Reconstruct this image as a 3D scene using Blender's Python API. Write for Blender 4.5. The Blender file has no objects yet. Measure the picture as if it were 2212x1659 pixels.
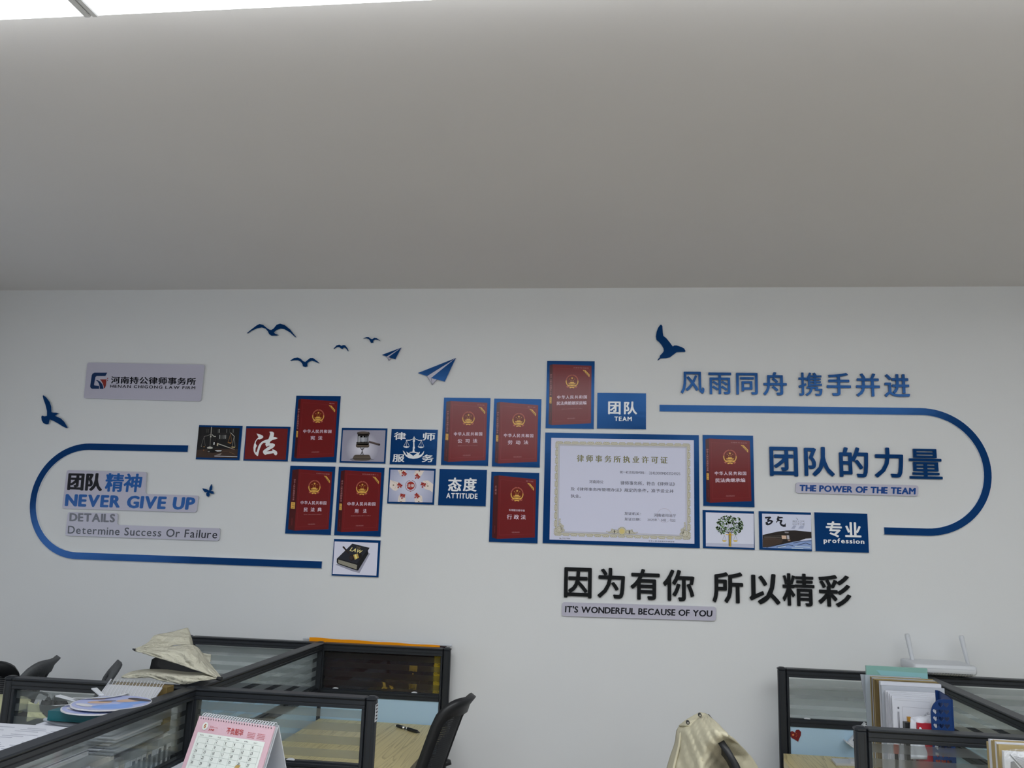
import bpy, math, random
from mathutils import Vector, Matrix
from mathutils.geometry import tessellate_polygon
random.seed(7)
SC = bpy.context.scene
COL = SC.collection
PI = math.pi

# ------------------------------------------------------------------ camera
EYE = 1.5                                    # camera height above the floor
FPX = 1807.8                                 # focal length in pixels of the 2212 px wide frame
PITCH, YAW, ROLL = [math.radians(a) for a in (10.3607, -7.0364, 1.8383)]
_cy, _sy, _cp, _sp = math.cos(YAW), math.sin(YAW), math.cos(PITCH), math.sin(PITCH)
FW = Vector((_sy*_cp, _cy*_cp, _sp))
_r = Vector((_cy, -_sy, 0)); _u = _r.cross(FW)
RT = math.cos(ROLL)*_r + math.sin(ROLL)*_u
UP = -math.sin(ROLL)*_r + math.cos(ROLL)*_u
cam = bpy.data.cameras.new('camera'); camo = bpy.data.objects.new('camera', cam); COL.objects.link(camo)
cam.sensor_fit = 'HORIZONTAL'; cam.sensor_width = 36.0; cam.lens = FPX/2212*36.0
cam.clip_start = .05; cam.clip_end = 60
camo.matrix_world = Matrix(((RT.x, UP.x, -FW.x, 0), (RT.y, UP.y, -FW.y, 0), (RT.z, UP.z, -FW.z, EYE), (0, 0, 0, 1)))
SC.camera = camo

# ------------------------------------------------------------------ world, exposure
W = bpy.data.worlds.new('world'); SC.world = W; W.use_nodes = True
W.node_tree.nodes['Background'].inputs[0].default_value = (.75, .85, 1, 1)
W.node_tree.nodes['Background'].inputs[1].default_value = 1.0
SC.view_settings.view_transform = 'Standard'; SC.view_settings.look = 'None'
SC.view_settings.exposure = 0.0; SC.view_settings.gamma = 1.0
SC.view_settings.use_curve_mapping = False
SC.cycles.max_bounces = 8; SC.cycles.diffuse_bounces = 5; SC.cycles.glossy_bounces = 4
SC.cycles.transparent_max_bounces = 24; SC.cycles.transmission_bounces = 6
SC.cycles.caustics_reflective = False; SC.cycles.caustics_refractive = False
SC.cycles.sample_clamp_indirect = 6

LAMP = 5.2           # radiance of the ceiling light diffusers
DAY = 4.0            # radiance of the window behind the left wall

# ------------------------------------------------------------------ pixel picks -> places
def ray(px, py):
    return FW + (px-1106)/FPX*RT - (py-829.5)/FPX*UP
def P(px, py, Y):                            # point of that sight line on the plane y = Y
    d = ray(px, py); t = Y/d.y
    return Vector((d.x*t, Y, d.z*t+EYE))
def Q(px, py, Z):                            # ... at the height Z
    d = ray(px, py); t = (Z-EYE)/d.z
    return Vector((d.x*t, d.y*t, Z))
def PX(px, py, X):
    d = ray(px, py); t = X/d.x
    return Vector((X, d.y*t, d.z*t+EYE))
WALL = 3.61                                  # plane of the back wall
FACE = 3.60                                  # front face of the boards on it
def wp(px, py):
    v = P(px, py, FACE); return (v.x, v.z)
class Zoom:
    def __init__(s, x0, y0, k): s.x0, s.y0, s.k = x0, y0, k
    def __call__(s, *pts):
        return [wp(s.x0+a*s.k, s.y0+b*s.k) for a, b in pts]
    def px(s, a, b): return (s.x0+a*s.k, s.y0+b*s.k)
zA = Zoom(0, 680, .25316); zB = Zoom(0, 940, .25316); zC = Zoom(500, 680, .25316)
zD = Zoom(560, 840, .13562); zE = Zoom(820, 840, .16275); zG = Zoom(600, 990, .16278)
zH = Zoom(1120, 680, .17179); zJ = Zoom(400, 900, .1085); zK = Zoom(180, 780, .12206)
zL = Zoom(1160, 920, .1688); zN = Zoom(1500, 920, .18083); zS = Zoom(1400, 780, .35262); zT = Zoom(1180, 1200, .31646)

# ------------------------------------------------------------------ materials
def lin(c): c /= 255; return c/12.92 if c <= .04045 else ((c+.055)/1.055)**2.4
KL = .49
KF = .88
def disp(r, g, b, k=None):                     # surface colour that shows as (r,g,b) in this room's light
    k = k or KL
    return tuple(min(.92, lin(c)/k) for c in (r, g, b))
def mat(name, col, rough=.5, spec=.5, metal=0, bump=None, vary=None, sheen=0, coat=0, tint=None):
    m = bpy.data.materials.new(name); m.use_nodes = True; n = m.node_tree.nodes; l = m.node_tree.links
    b = n['Principled BSDF']; b.inputs['Base Color'].default_value = (*col, 1)
    b.inputs['Roughness'].default_value = rough; b.inputs['Specular IOR Level'].default_value = spec
    b.inputs['Metallic'].default_value = metal
    if tint: b.inputs['Specular Tint'].default_value = (*tint, 1)
    if coat: b.inputs['Coat Weight'].default_value = coat; b.inputs['Coat Roughness'].default_value = .12
    if sheen: b.inputs['Sheen Weight'].default_value = sheen
    if bump or vary:
        tc = n.new('ShaderNodeTexCoord')
    if bump:
        nt = n.new('ShaderNodeTexNoise'); nt.inputs['Scale'].default_value = bump[0]; nt.inputs['Detail'].default_value = 6
        l.new(tc.outputs['Object'], nt.inputs['Vector'])
        bp = n.new('ShaderNodeBump'); bp.inputs['Strength'].default_value = bump[1]; bp.inputs['Distance'].default_value = bump[2] if len(bump) > 2 else .01
        l.new(nt.outputs['Fac'], bp.inputs['Height']); l.new(bp.outputs['Normal'], b.inputs['Normal'])
    if vary:
        nv = n.new('ShaderNodeTexNoise'); nv.inputs['Scale'].default_value = vary[0]; nv.inputs['Detail'].default_value = 4
        l.new(tc.outputs['Object'], nv.inputs['Vector'])
        mx = n.new('ShaderNodeMix'); mx.data_type = 'RGBA'
        mx.inputs['A'].default_value = (*[c*(1-vary[1]) for c in col], 1); mx.inputs['B'].default_value = (*[min(.95, c*(1+vary[1])) for c in col], 1)
        l.new(nv.outputs['Fac'], mx.inputs['Factor']); l.new(mx.outputs['Result'], b.inputs['Base Color'])
    return m
def emit(name, col, s):
    m = bpy.data.materials.new(name); m.use_nodes = True; n = m.node_tree.nodes; n.clear()
    e = n.new('ShaderNodeEmission'); e.inputs[0].default_value = (*col, 1); e.inputs[1].default_value = s
    o = n.new('ShaderNodeOutputMaterial'); m.node_tree.links.new(e.outputs[0], o.inputs[0]); return m
def glass(name, tint, opac, rough=.02, gl=.9, white=(.6, .62, .6), fwd=.5):
    # thin sheet: mostly see-through, a share of milky scatter, mirror-like at the skin
    m = bpy.data.materials.new(name); m.use_nodes = True; n = m.node_tree.nodes; n.clear(); l = m.node_tree.links
    tr = n.new('ShaderNodeBsdfTransparent'); tr.inputs[0].default_value = (*tint, 1)
    df = n.new('ShaderNodeBsdfDiffuse'); df.inputs[0].default_value = (*white, 1)
    tl = n.new('ShaderNodeBsdfTranslucent'); tl.inputs[0].default_value = (*white, 1)
    md = n.new('ShaderNodeMixShader'); md.inputs[0].default_value = fwd; l.new(df.outputs[0], md.inputs[1]); l.new(tl.outputs[0], md.inputs[2])
    m1 = n.new('ShaderNodeMixShader'); m1.inputs[0].default_value = opac; l.new(tr.outputs[0], m1.inputs[1]); l.new(md.outputs[0], m1.inputs[2])
    gs = n.new('ShaderNodeBsdfGlossy'); gs.inputs['Roughness'].default_value = rough
    fr = n.new('ShaderNodeLayerWeight'); fr.inputs[0].default_value = .5
    p5 = n.new('ShaderNodeMath'); p5.operation = 'POWER'; p5.inputs[1].default_value = 5; l.new(fr.outputs['Facing'], p5.inputs[0])
    mm = n.new('ShaderNodeMath'); mm.operation = 'MULTIPLY_ADD'; mm.inputs[1].default_value = gl*.9; mm.inputs[2].default_value = .045*gl; l.new(p5.outputs[0], mm.inputs[0])
    m2 = n.new('ShaderNodeMixShader'); l.new(mm.outputs[0], m2.inputs[0]); l.new(m1.outputs[0], m2.inputs[1]); l.new(gs.outputs[0], m2.inputs[2])
    o = n.new('ShaderNodeOutputMaterial'); l.new(m2.outputs[0], o.inputs[0]); return m
def paint_wall(name, c1, c2):
    m = bpy.data.materials.new(name); m.use_nodes = True; n = m.node_tree.nodes; l = m.node_tree.links; b = n['Principled BSDF']
    tc = n.new('ShaderNodeTexCoord'); a = n.new('ShaderNodeTexNoise'); a.inputs['Scale'].default_value = 1.3; a.inputs['Detail'].default_value = 5
    l.new(tc.outputs['Object'], a.inputs['Vector'])
    mx = n.new('ShaderNodeMix'); mx.data_type = 'RGBA'; mx.inputs['A'].default_value = (*c1, 1); mx.inputs['B'].default_value = (*c2, 1)
    l.new(a.outputs['Fac'], mx.inputs['Factor']); l.new(mx.outputs['Result'], b.inputs['Base Color'])
    f = n.new('ShaderNodeTexNoise'); f.inputs['Scale'].default_value = 220; l.new(tc.outputs['Object'], f.inputs['Vector'])
    g = n.new('ShaderNodeTexNoise'); g.inputs['Scale'].default_value = 2.2; g.inputs['Detail'].default_value = 2; l.new(tc.outputs['Object'], g.inputs['Vector'])
    b1 = n.new('ShaderNodeBump'); b1.inputs['Strength'].default_value = .12; b1.inputs['Distance'].default_value = .001; l.new(f.outputs['Fac'], b1.inputs['Height'])
    b2 = n.new('ShaderNodeBump'); b2.inputs['Strength'].default_value = .25; b2.inputs['Distance'].default_value = .012; l.new(g.outputs['Fac'], b2.inputs['Height']); l.new(b1.outputs['Normal'], b2.inputs['Normal'])
    l.new(b2.outputs['Normal'], b.inputs['Normal']); b.inputs['Roughness'].default_value = .75; b.inputs['Specular IOR Level'].default_value = .25
    return m
def wood(name, c1, c2, ang):
    m = bpy.data.materials.new(name); m.use_nodes = True; n = m.node_tree.nodes; l = m.node_tree.links; b = n['Principled BSDF']
    tc = n.new('ShaderNodeTexCoord'); mp = n.new('ShaderNodeMapping'); mp.inputs['Rotation'].default_value = (0, 0, ang); mp.inputs['Scale'].default_value = (15, .6, 1)
    l.new(tc.outputs['Object'], mp.inputs['Vector'])
    ns = n.new('ShaderNodeTexNoise'); ns.inputs['Scale'].default_value = 1.0; ns.inputs['Detail'].default_value = 3; ns.inputs['Distortion'].default_value = .6
    l.new(mp.outputs[0], ns.inputs['Vector'])
    ml = n.new('ShaderNodeMath'); ml.operation = 'MULTIPLY'; ml.inputs[1].default_value = 13; l.new(ns.outputs['Fac'], ml.inputs[0])
    fr = n.new('ShaderNodeMath'); fr.operation = 'FRACT'; l.new(ml.outputs[0], fr.inputs[0])
    cr = n.new('ShaderNodeValToRGB'); e = cr.color_ramp.elements; e[0].position = 0; e[0].color = (*c2, 1); e[1].position = .28; e[1].color = (*c1, 1)
    x = cr.color_ramp.elements.new(.8); x.color = (*[c*1.08 for c in c1], 1)
    l.new(fr.outputs[0], cr.inputs[0]); l.new(cr.outputs[0], b.inputs['Base Color']); b.inputs['Roughness'].default_value = .4
    return m
def print_gradient(name, c_in, c_out, cx, cz, rad):      # printed vignette of a picture
    m = bpy.data.materials.new(name); m.use_nodes = True; n = m.node_tree.nodes; l = m.node_tree.links; b = n['Principled BSDF']
    g = n.new('ShaderNodeNewGeometry'); s = n.new('ShaderNodeVectorMath'); s.operation = 'DISTANCE'; s.inputs[1].default_value = (cx, FACE, cz)
    l.new(g.outputs['Position'], s.inputs[0]); d = n.new('ShaderNodeMath'); d.operation = 'DIVIDE'; d.inputs[1].default_value = rad; d.use_clamp = True; l.new(s.outputs['Value'], d.inputs[0])
    mx = n.new('ShaderNodeMix'); mx.data_type = 'RGBA'; mx.inputs['A'].default_value = (*c_in, 1); mx.inputs['B'].default_value = (*c_out, 1)
    l.new(d.outputs[0], mx.inputs['Factor']); l.new(mx.outputs['Result'], b.inputs['Base Color']); b.inputs['Roughness'].default_value = .35
    return m
GR = .17                                     # gloss of the laminated prints
_pc = {}
def pr(r, g, b, rough=None):                 # printing ink
    k = (r, g, b, rough)
    if k not in _pc: _pc[k] = mat('print_%d_%d_%d' % (r, g, b), disp(r, g, b), GR if rough is None else rough, .25)
    return _pc[k]
M = dict(
    wall=paint_wall('wall_paint', (.735, .745, .75), (.775, .785, .79)),
    ceil=paint_wall('ceiling_paint', (.70, .68, .665), (.74, .72, .705)),
    floor=mat('floor_tile', (.42, .385, .35), .35, vary=(3, .1)),
    lamp=emit('lamp_diffuser', (.93, .97, 1), LAMP), day=emit('daylight_pane', (.72, .84, 1), DAY),
    lampframe=mat('lamp_frame', (.8, .81, .82), .4),
    edge=mat('foam_edge', (.74, .77, .82), .5),
    blue=mat('blue_acrylic', disp(2, 34, 74), .16, .6, bump=(35, .08, .003), tint=(.16, .42, 1)),
    navy=mat('dark_blue_acrylic', disp(3, 34, 72), .17, .4, bump=(35, .08, .003), tint=(.16, .42, 1)),
    black=mat('black_acrylic', disp(9, 11, 13), .34, .16),
    frame=mat('charcoal_aluminium', (.016, .019, .024), .42, .4),
    framed=mat('charcoal_groove', (.008, .009, .011), .6),
    clear=glass('clear_glass', (.97, .985, .98), .012),
    frost=glass('frosted_film', (.93, .95, .94), .42, .5, .10, (.70, .72, .71), 1.0),
    fabric=mat('light_blue_fabric', disp(134, 156, 172, .56), .9, .1, bump=(600, .2, .001)),
    desk=wood('light_oak_laminate', disp(172, 160, 118, .66), disp(146, 133, 94, .66), 0),
    blackp=mat('black_plastic', (.012, .013, .015), .45),
    mesh=None,
    grayp=mat('grey_piping', (.09, .095, .10), .7, bump=(90, .5, .004)),
    paper=mat('white_paper', disp(188, 190, 198, KF), .8, .2, bump=(60, .15, .002)),
    paper2=mat('grey_white_paper', disp(160, 164, 172, KF), .8, .2),
    kraft=mat('kraft_card', disp(152, 136, 98, KF), .8, .2, vary=(14, .15)),
    kraftd=mat('brown_kraft', disp(104, 88, 54, KF), .8, .2, vary=(30, .25)),
    whitep=mat('white_plastic', disp(196, 199, 204, KF), .35),
    steel=mat('chrome', (.6, .6, .6), .25, metal=1),
    cloth=mat('beige_bag_cloth', disp(182, 179, 163, KF), .85, .2, bump=(55, .9, .012), vary=(18, .1)),
    denim=mat('beige_cotton', disp(196, 190, 166, KF), .9, .15, bump=(130, .35, .003), vary=(12, .08)),
    stitch=mat('beige_seam', disp(140, 132, 104, KF), .9, .1),
    yellow=mat('yellow_fringe', (.75, .55, .02), .6), orange=mat('orange_cloth', disp(240, 118, 4, .55), .75, .2, bump=(40, .2, .003)),
    maroon=mat('maroon_velvet', (.022, .007, .010), .85, .15), gold=mat('gold_lettering', (.6, .34, .03), .5),
)
def mesh_mat():
    m = bpy.data.materials.new('chair_mesh_fabric'); m.use_nodes = True; n = m.node_tree.nodes; l = m.node_tree.links
    b = n['Principled BSDF']; b.inputs['Base Color'].default_value = (.02, .022, .026, 1); b.inputs['Roughness'].default_value = .8
    tc = n.new('ShaderNodeTexCoord'); w = n.new('ShaderNodeTexWave'); w.bands_direction = 'Z'; w.inputs['Scale'].default_value = 42
    l.new(tc.outputs['Object'], w.inputs['Vector']); c = n.new('ShaderNodeMath'); c.operation = 'GREATER_THAN'; c.inputs[1].default_value = .28; l.new(w.outputs['Fac'], c.inputs[0])
    t = n.new('ShaderNodeBsdfTransparent'); x = n.new('ShaderNodeMixShader'); mm = n.new('ShaderNodeMath'); mm.operation = 'MAXIMUM'; mm.inputs[1].default_value = .86; l.new(c.outputs[0], mm.inputs[0])
    l.new(mm.outputs[0], x.inputs[0]); l.new(t.outputs[0], x.inputs[1]); l.new(b.outputs[0], x.inputs[2])
    l.new(x.outputs[0], n['Material Output'].inputs[0]); return m
M['mesh'] = mesh_mat()

# ------------------------------------------------------------------ objects
def tag(o, label=None, cat=None, group=None, kind=None):
    if label: o['label'] = label
    if cat: o['category'] = cat
    if group: o['group'] = group
    if kind: o['kind'] = kind
    return o
def thing(name, loc, label, cat, group=None):
    o = bpy.data.objects.new(name, None); o.empty_display_size = .05; COL.objects.link(o); o.location = loc
    return tag(o, label, cat, group)
def wloc(o):
    v = Vector((0, 0, 0))
    while o: v += o.location; o = o.parent
    return v
class MB:
    def __init__(s): s.v = []; s.f = []; s.m = []; s.mats = []
    def mi(s, m):
        if m not in s.mats: s.mats.append(m)
        return s.mats.index(m)
    def add(s, vs, fs, m):
        o = len(s.v); s.v += [tuple(v) for v in vs]; i = s.mi(m)
        for f in fs: s.f.append([o+k for k in f]); s.m.append(i)
        return s
    def box(s, a, b, m, bev=0):
        (x0, y0, z0), (x1, y1, z1) = [min(p, q) for p, q in zip(a, b)], [max(p, q) for p, q in zip(a, b)]
        if bev <= 0:
            vs = [(x, y, z) for x in (x0, x1) for y in (y0, y1) for z in (z0, z1)]
            return s.add(vs, [(0, 1, 3, 2), (4, 6, 7, 5), (0, 4, 5, 1), (2, 3, 7, 6), (0, 2, 6, 4), (1, 5, 7, 3)], m)
        c = bev; vs = []; idx = {}
        for ix, X in enumerate((x0, x1)):
            for iy, Y in enumerate((y0, y1)):
                for iz, Zz in enumerate((z0, z1)):
                    sx, sy, sz = (1, -1)[ix], (1, -1)[iy], (1, -1)[iz]
                    idx[ix, iy, iz, 0] = len(vs); vs.append((X, Y+sy*c, Zz+sz*c))
                    idx[ix, iy, iz, 1] = len(vs); vs.append((X+sx*c, Y, Zz+sz*c))
                    idx[ix, iy, iz, 2] = len(vs); vs.append((X+sx*c, Y+sy*c, Zz))
        F = []
        for i in (0, 1):
            F.append([idx[i, 0, 0, 0], idx[i, 1, 0, 0], idx[i, 1, 1, 0], idx[i, 0, 1, 0]])
            F.append([idx[0, i, 0, 1], idx[1, i, 0, 1], idx[1, i, 1, 1], idx[0, i, 1, 1]])
            F.append([idx[0, 0, i, 2], idx[1, 0, i, 2], idx[1, 1, i, 2], idx[0, 1, i, 2]])
            for j in (0, 1):
                F.append([idx[i, j, 0, 0], idx[i, j, 1, 0], idx[i, j, 1, 1], idx[i, j, 0, 1]])
                F.append([idx[i, 0, j, 0], idx[i, 1, j, 0], idx[i, 1, j, 2], idx[i, 0, j, 2]])
                F.append([idx[0, i, j, 1], idx[1, i, j, 1], idx[1, i, j, 2], idx[0, i, j, 2]])
                for k in (0, 1): F.append([idx[i, j, k, 0], idx[i, j, k, 1], idx[i, j, k, 2]])
        return s.add(vs, F, m)
    def poly(s, pts, m, flip=False):         # planar polygon in 3D
        t = tessellate_polygon([[Vector(p) for p in pts]])
        return s.add(pts, [tuple(x) for x in t], m)
    def flat(s, pts, m, layer=0, base=None):  # polygon on the wall face, printed 'layer' deep
        y = (FACE if base is None else base) - .0003*layer
        return s.poly([(a, y, b) for a, b in pts], m)
    def prism(s, pts, y0, y1, m, side=None): # wall polygon with thickness
        t = tessellate_polygon([[Vector((a, 0, b)) for a, b in pts]]); n = len(pts)
        s.add([(a, y0, b) for a, b in pts], [tuple(x) for x in t], m)
        s.add([(a, y1, b) for a, b in pts], [tuple(x) for x in t], side or m)
        s.add([(a, y0, b) for a, b in pts]+[(a, y1, b) for a, b in pts], [(i, (i+1) % n, n+(i+1) % n, n+i) for i in range(n)], side or m)
        return s
    def line(s, a, b, w, m, layer=0, base=None):
        d = Vector((b[0]-a[0], b[1]-a[1]));
        if d.length < 1e-6: return s
        d.normalize(); q = Vector((-d.y, d.x))*w/2
        return s.flat([(a[0]+q.x, a[1]+q.y), (b[0]+q.x, b[1]+q.y), (b[0]-q.x, b[1]-q.y), (a[0]-q.x, a[1]-q.y)], m, layer, base)
    def lines(s, pts, w, m, layer=0, base=None):
        for a, b in zip(pts, pts[1:]): s.line(a, b, w, m, layer, base)
        return s
    def disc(s, c, rx, rz, m, layer=0, n=20, rot=0, base=None):
        cr, sr = math.cos(rot), math.sin(rot)
        return s.flat([(c[0]+rx*math.cos(t)*cr-rz*math.sin(t)*sr, c[1]+rx*math.cos(t)*sr+rz*math.sin(t)*cr) for t in [2*PI*i/n for i in range(n)]], m, layer, base)
    def ring(s, c, r0, r1, m, layer=0, n=32, a0=0, a1=2*PI):
        y = FACE-.0003*layer; vs = []
        for i in range(n+1):
            t = a0+(a1-a0)*i/n
            vs += [(c[0]+r0*math.cos(t), y, c[1]+r0*math.sin(t)), (c[0]+r1*math.cos(t), y, c[1]+r1*math.sin(t))]
        return s.add(vs, [(2*i, 2*i+1, 2*i+3, 2*i+2) for i in range(n)], m)
    def tube(s, pts, r, m, n=8, cap=True):
        pts = [Vector(p) for p in pts]; rr = r if isinstance(r, (list, tuple)) else [r]*len(pts); vs = []
        for i, p in enumerate(pts):
            t = (pts[min(i+1, len(pts)-1)]-pts[max(i-1, 0)]).normalized()
            a = t.orthogonal().normalized() if i == 0 else (a0 - t*a0.dot(t)).normalized(); a0 = a; b = t.cross(a)
            vs += [p+rr[i]*(math.cos(2*PI*k/n)*a+math.sin(2*PI*k/n)*b) for k in range(n)]
        f = [(i*n+k, i*n+(k+1) % n, (i+1)*n+(k+1) % n, (i+1)*n+k) for i in range(len(pts)-1) for k in range(n)]
        if cap: f += [tuple(range(n)), tuple(range((len(pts)-1)*n, len(pts)*n))]
        return s.add(vs, f, m)
    def grid(s, rows, m, close=False):
        nr, nc = len(rows), len(rows[0]); vs = [p for r in rows for p in r]
        f = [(i*nc+j, i*nc+(j+1) % nc, (i+1)*nc+(j+1) % nc, (i+1)*nc+j) for i in range(nr-1) for j in range(nc if close else nc-1)]
        return s.add(vs, f, m)
    def build(s, name, parent=None, smooth=False, label=None):
        me = bpy.data.meshes.new(name); o = bpy.data.objects.new(name, me); COL.objects.link(o)
        if parent is not None:
            off = wloc(parent); o.parent = parent
        else:
            mn = [min(v[k] for v in s.v) for k in range(3)]; mx = [max(v[k] for v in s.v) for k in range(3)]
            off = Vector(((mn[0]+mx[0])/2, (mn[1]+mx[1])/2, mn[2])); o.location = off
        me.from_pydata([(v[0]-off.x, v[1]-off.y, v[2]-off.z) for v in s.v], [], s.f)
        for mm in s.mats: me.materials.append(mm)
        me.polygons.foreach_set('material_index', s.m)
        if smooth: me.polygons.foreach_set('use_smooth', [True]*len(s.f))
        me.update(); me.validate()
        if label: o['label'] = label
        if name in ('lettering', 'print', 'printed_text', 'brush_lettering', 'seam', 'ruling', 'ornate_border'): o['kind'] = 'stuff'
        return o
def solid(o, thick, sub=0):
    md = o.modifiers.new('thickness', 'SOLIDIFY'); md.thickness = thick; md.offset = 0
    if sub: ms = o.modifiers.new('smooth', 'SUBSURF'); ms.levels = sub; ms.render_levels = sub
    return o

# ------------------------------------------------------------------ lettering
_gc = {}
def _raw(body):
    if body not in _gc:
        cu = bpy.data.curves.new('t', 'FONT'); cu.body = body; cu.size = 1; cu.resolution_u = 3
        o = bpy.data.objects.new('t', cu); COL.objects.link(o)
        dg = bpy.context.evaluated_depsgraph_get(); me = o.evaluated_get(dg).to_mesh()
        vs = [(v.co.x, v.co.y) for v in me.vertices]; fs = [tuple(p.vertices) for p in me.polygons]
        cnt = {}
        for f in fs:
            for a, b in zip(f, f[1:]+f[:1]): k = (min(a, b), max(a, b)); cnt[k] = cnt.get(k, 0)+1
        ed = [e for e, c in cnt.items() if c == 1]
        o.evaluated_get(dg).to_mesh_clear(); bpy.data.objects.remove(o); bpy.data.curves.remove(cu)
        _gc[body] = (vs, fs, ed)
    return _gc[body]
def glyph(body, space=1.0):                  # characters set one after the other, Latin ones by their own widths
    V = []; F = []; E_ = []; pen = 0
    for ch in body:
        o = ord(ch)
        if ch == ' ': pen += .24*space+.06; continue
        wide = o > 0x2000
        vs, fs, ed = _raw(chr(o+0xFEE0) if 48 <= o <= 57 else ch)
        if not vs: pen += .5; continue
        x0 = min(v[0] for v in vs); x1 = max(v[0] for v in vs)
        dx = pen if wide else pen-x0+.045
        k = len(V); V += [(x+dx, y) for x, y in vs]; F += [tuple(k+i for i in f) for f in fs]; E_ += [(k+a, k+b) for a, b in ed]
        pen += (1.0+(space-1)*.9) if wide else (x1-x0+.09+(space-1)*.6)
    return V, F, E_
def text_xy(body, wx=0, wy=0, space=1.0, shear=0, n=8):
    # emboldened outline: the glyph stamped around a small ellipse; returned in 0..1 x 0..1
    vs, fs, ed = glyph(body, space); V = []; F = []; E_ = []
    if not vs: return [], [], []
    offs = [(0, 0)]
    if wx or wy:
        offs = [(wx*math.cos(2*PI*i/n), wy*math.sin(2*PI*i/n)) for i in range(n)] if wy else [(-wx, 0), (-wx/3, 0), (wx/3, 0), (wx, 0)]
    for i, (dx, dy) in enumerate(offs):
        o = len(V); V += [(x+dx+shear*(y+dy), y+dy, i*3e-5) for x, y in vs]; F += [tuple(o+i for i in f) for f in fs]; E_ += [(o+a, o+b) for a, b in ed]
    x0 = min(v[0] for v in V); x1 = max(v[0] for v in V); y0 = min(v[1] for v in V); y1 = max(v[1] for v in V)
    return [((v[0]-x0)/(x1-x0), (v[1]-y0)/max(1e-6, y1-y0), v[2]) for v in V], F, E_
def bil(q, a, b):                            # quad TL,TR,BR,BL ; a right, b down
    return tuple((1-b)*((1-a)*q[0][k]+a*q[1][k])+b*((1-a)*q[3][k]+a*q[2][k]) for k in (0, 1))
def text(mb, body, quad, m, layer=2, wx=0, wy=0, space=1.0, shear=0, base=None, fmap=None, n=8):
    V, F, _ = text_xy(body, wx, wy, space, shear, n); y = (FACE if base is None else base)-.0003*layer
    if fmap: vs = [fmap(quad, a, 1-b, c) for a, b, c in V]
    else: vs = [(p[0], y-p[2], p[1]) for p in (bil(quad, a, 1-b)+(c,) for a, b, c in V)]
    mb.add(vs, F, m); return mb
def rect_of(z, a, b, c, d):                  # pixel box of one character -> upright rectangle on the wall
    x0 = z((a, (b+d)/2))[0][0]; x1 = z((c, (b+d)/2))[0][0]; z1 = z(((a+c)/2, b))[0][1]; z0 = z(((a+c)/2, d))[0][1]
    return [(x0, z1), (x1, z1), (x1, z0), (x0, z0)]

# ================================================================== ROOM
CE = 2.604
LW, RW, BK = -3.35, 3.3, -4.6
def struct(name, mb, label=None):
    o = mb.build(name); o['kind'] = 'structure'
    if label: o['label'] = label
    return o
struct('wall_back', MB().box((LW-.1, WALL, 0), (RW+.1, WALL+.12, CE), M['wall']), 'white painted wall that carries the blue and red display')
struct('wall_right', MB().box((RW, BK, 0), (RW+.1, WALL, CE), M['wall']))
struct('wall_front', MB().box((LW-.1, BK-.1, 0), (RW+.1, BK, CE), M['wall']))
WY0, WY1, WZ0, WZ1 = .75, 2.65, 1.2, 1.62
wl = MB().box((LW-.1, BK, 0), (LW, WY0, CE), M['wall']).box((LW-.1, WY1, 0), (LW, WALL, CE), M['wall'])
wl.box((LW-.1, WY0, 0), (LW, WY1, WZ0), M['wall']).box((LW-.1, WY0, WZ1), (LW, WY1, CE), M['wall'])
struct('wall_left', wl)
wn = bpy.data.objects.new('window_1', None); COL.objects.link(wn); wn.location = (LW, (WY0+WY1)/2, WZ0); wn['kind'] = 'structure'
fr = MB()
for a, b in ((WY0, WY0+.04), (WY1-.04, WY1), ((WY0+WY1)/2-.02, (WY0+WY1)/2+.02)): fr.box((LW-.07, a, WZ0), (LW-.02, b, WZ1), M['whitep'])
for a, b in ((WZ0, WZ0+.04), (WZ1-.04, WZ1)): fr.box((LW-.07, WY0, a), (LW-.02, WY1, b), M['whitep'])
fr.build('window_frame', wn)
MB().box((LW-.06, WY0+.03, WZ0+.03), (LW-.055, WY1-.03, WZ1-.03), M['day']).build('window_pane', wn)
struct('ceiling', MB().box((LW-.1, BK-.1, CE), (RW+.1, WALL+.12, CE+.1), M['ceil']), 'plain white ceiling above the display wall')
struct('floor', MB().box((LW-.1, BK-.1, -.1), (RW+.1, WALL+.12, 0), M['floor']))
struct('baseboard_back', MB().box((LW, WALL-.012, 0), (RW, WALL, .08), M['whitep'], .003))

LZ = CE-.09
def lamp(x0, x1, y0, y1, label, group=None):
    t = thing('ceiling_light', ((x0+x1)/2, (y0+y1)/2, LZ), label, 'ceiling light', group)
    f = MB(); w = .014
    f.box((x0+w, y0+w, LZ+.012), (x1-w, y1-w, CE), M['lampframe']); f.build('lamp_housing', t)
    for xx in (x0, x1-w): f = MB().box((xx, y0, LZ-.003), (xx+w, y1+.003, CE), M['lampframe'], .002); f.build('end_cap', t)
    MB().box((x0+w, y0, LZ), (x1-w, y0+w, CE), M['lamp']).box((x0+w, y1-w, LZ), (x1-w, y1, CE), M['lamp']).box((x0+w, y0+w, LZ), (x1-w, y1-w, LZ+.01), M['lamp']).build('diffuser', t)
xe = [-1.70, -1.06, .08, 1.2, 2.3]
for i in range(4):
    lab = ['short ceiling light panel in the top left corner of the picture', 'long ceiling light panel right of the short corner panel',
           'ceiling light panel just above the top edge, over the red booklets', 'ceiling light panel farthest right in the front row'][i]
    lamp(xe[i]+.0015, xe[i+1]-.0015, .33, 1.423, lab)
for i, (a, b) in enumerate(((-1.9, .1), (.6, 2.5))):  # extra unseen panels behind the camera, added for ambient light
    lamp(a, b, -2.6, -1.4, ['ceiling light panel behind the camera on the left', 'ceiling light panel behind the camera on the right'][i])

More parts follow.
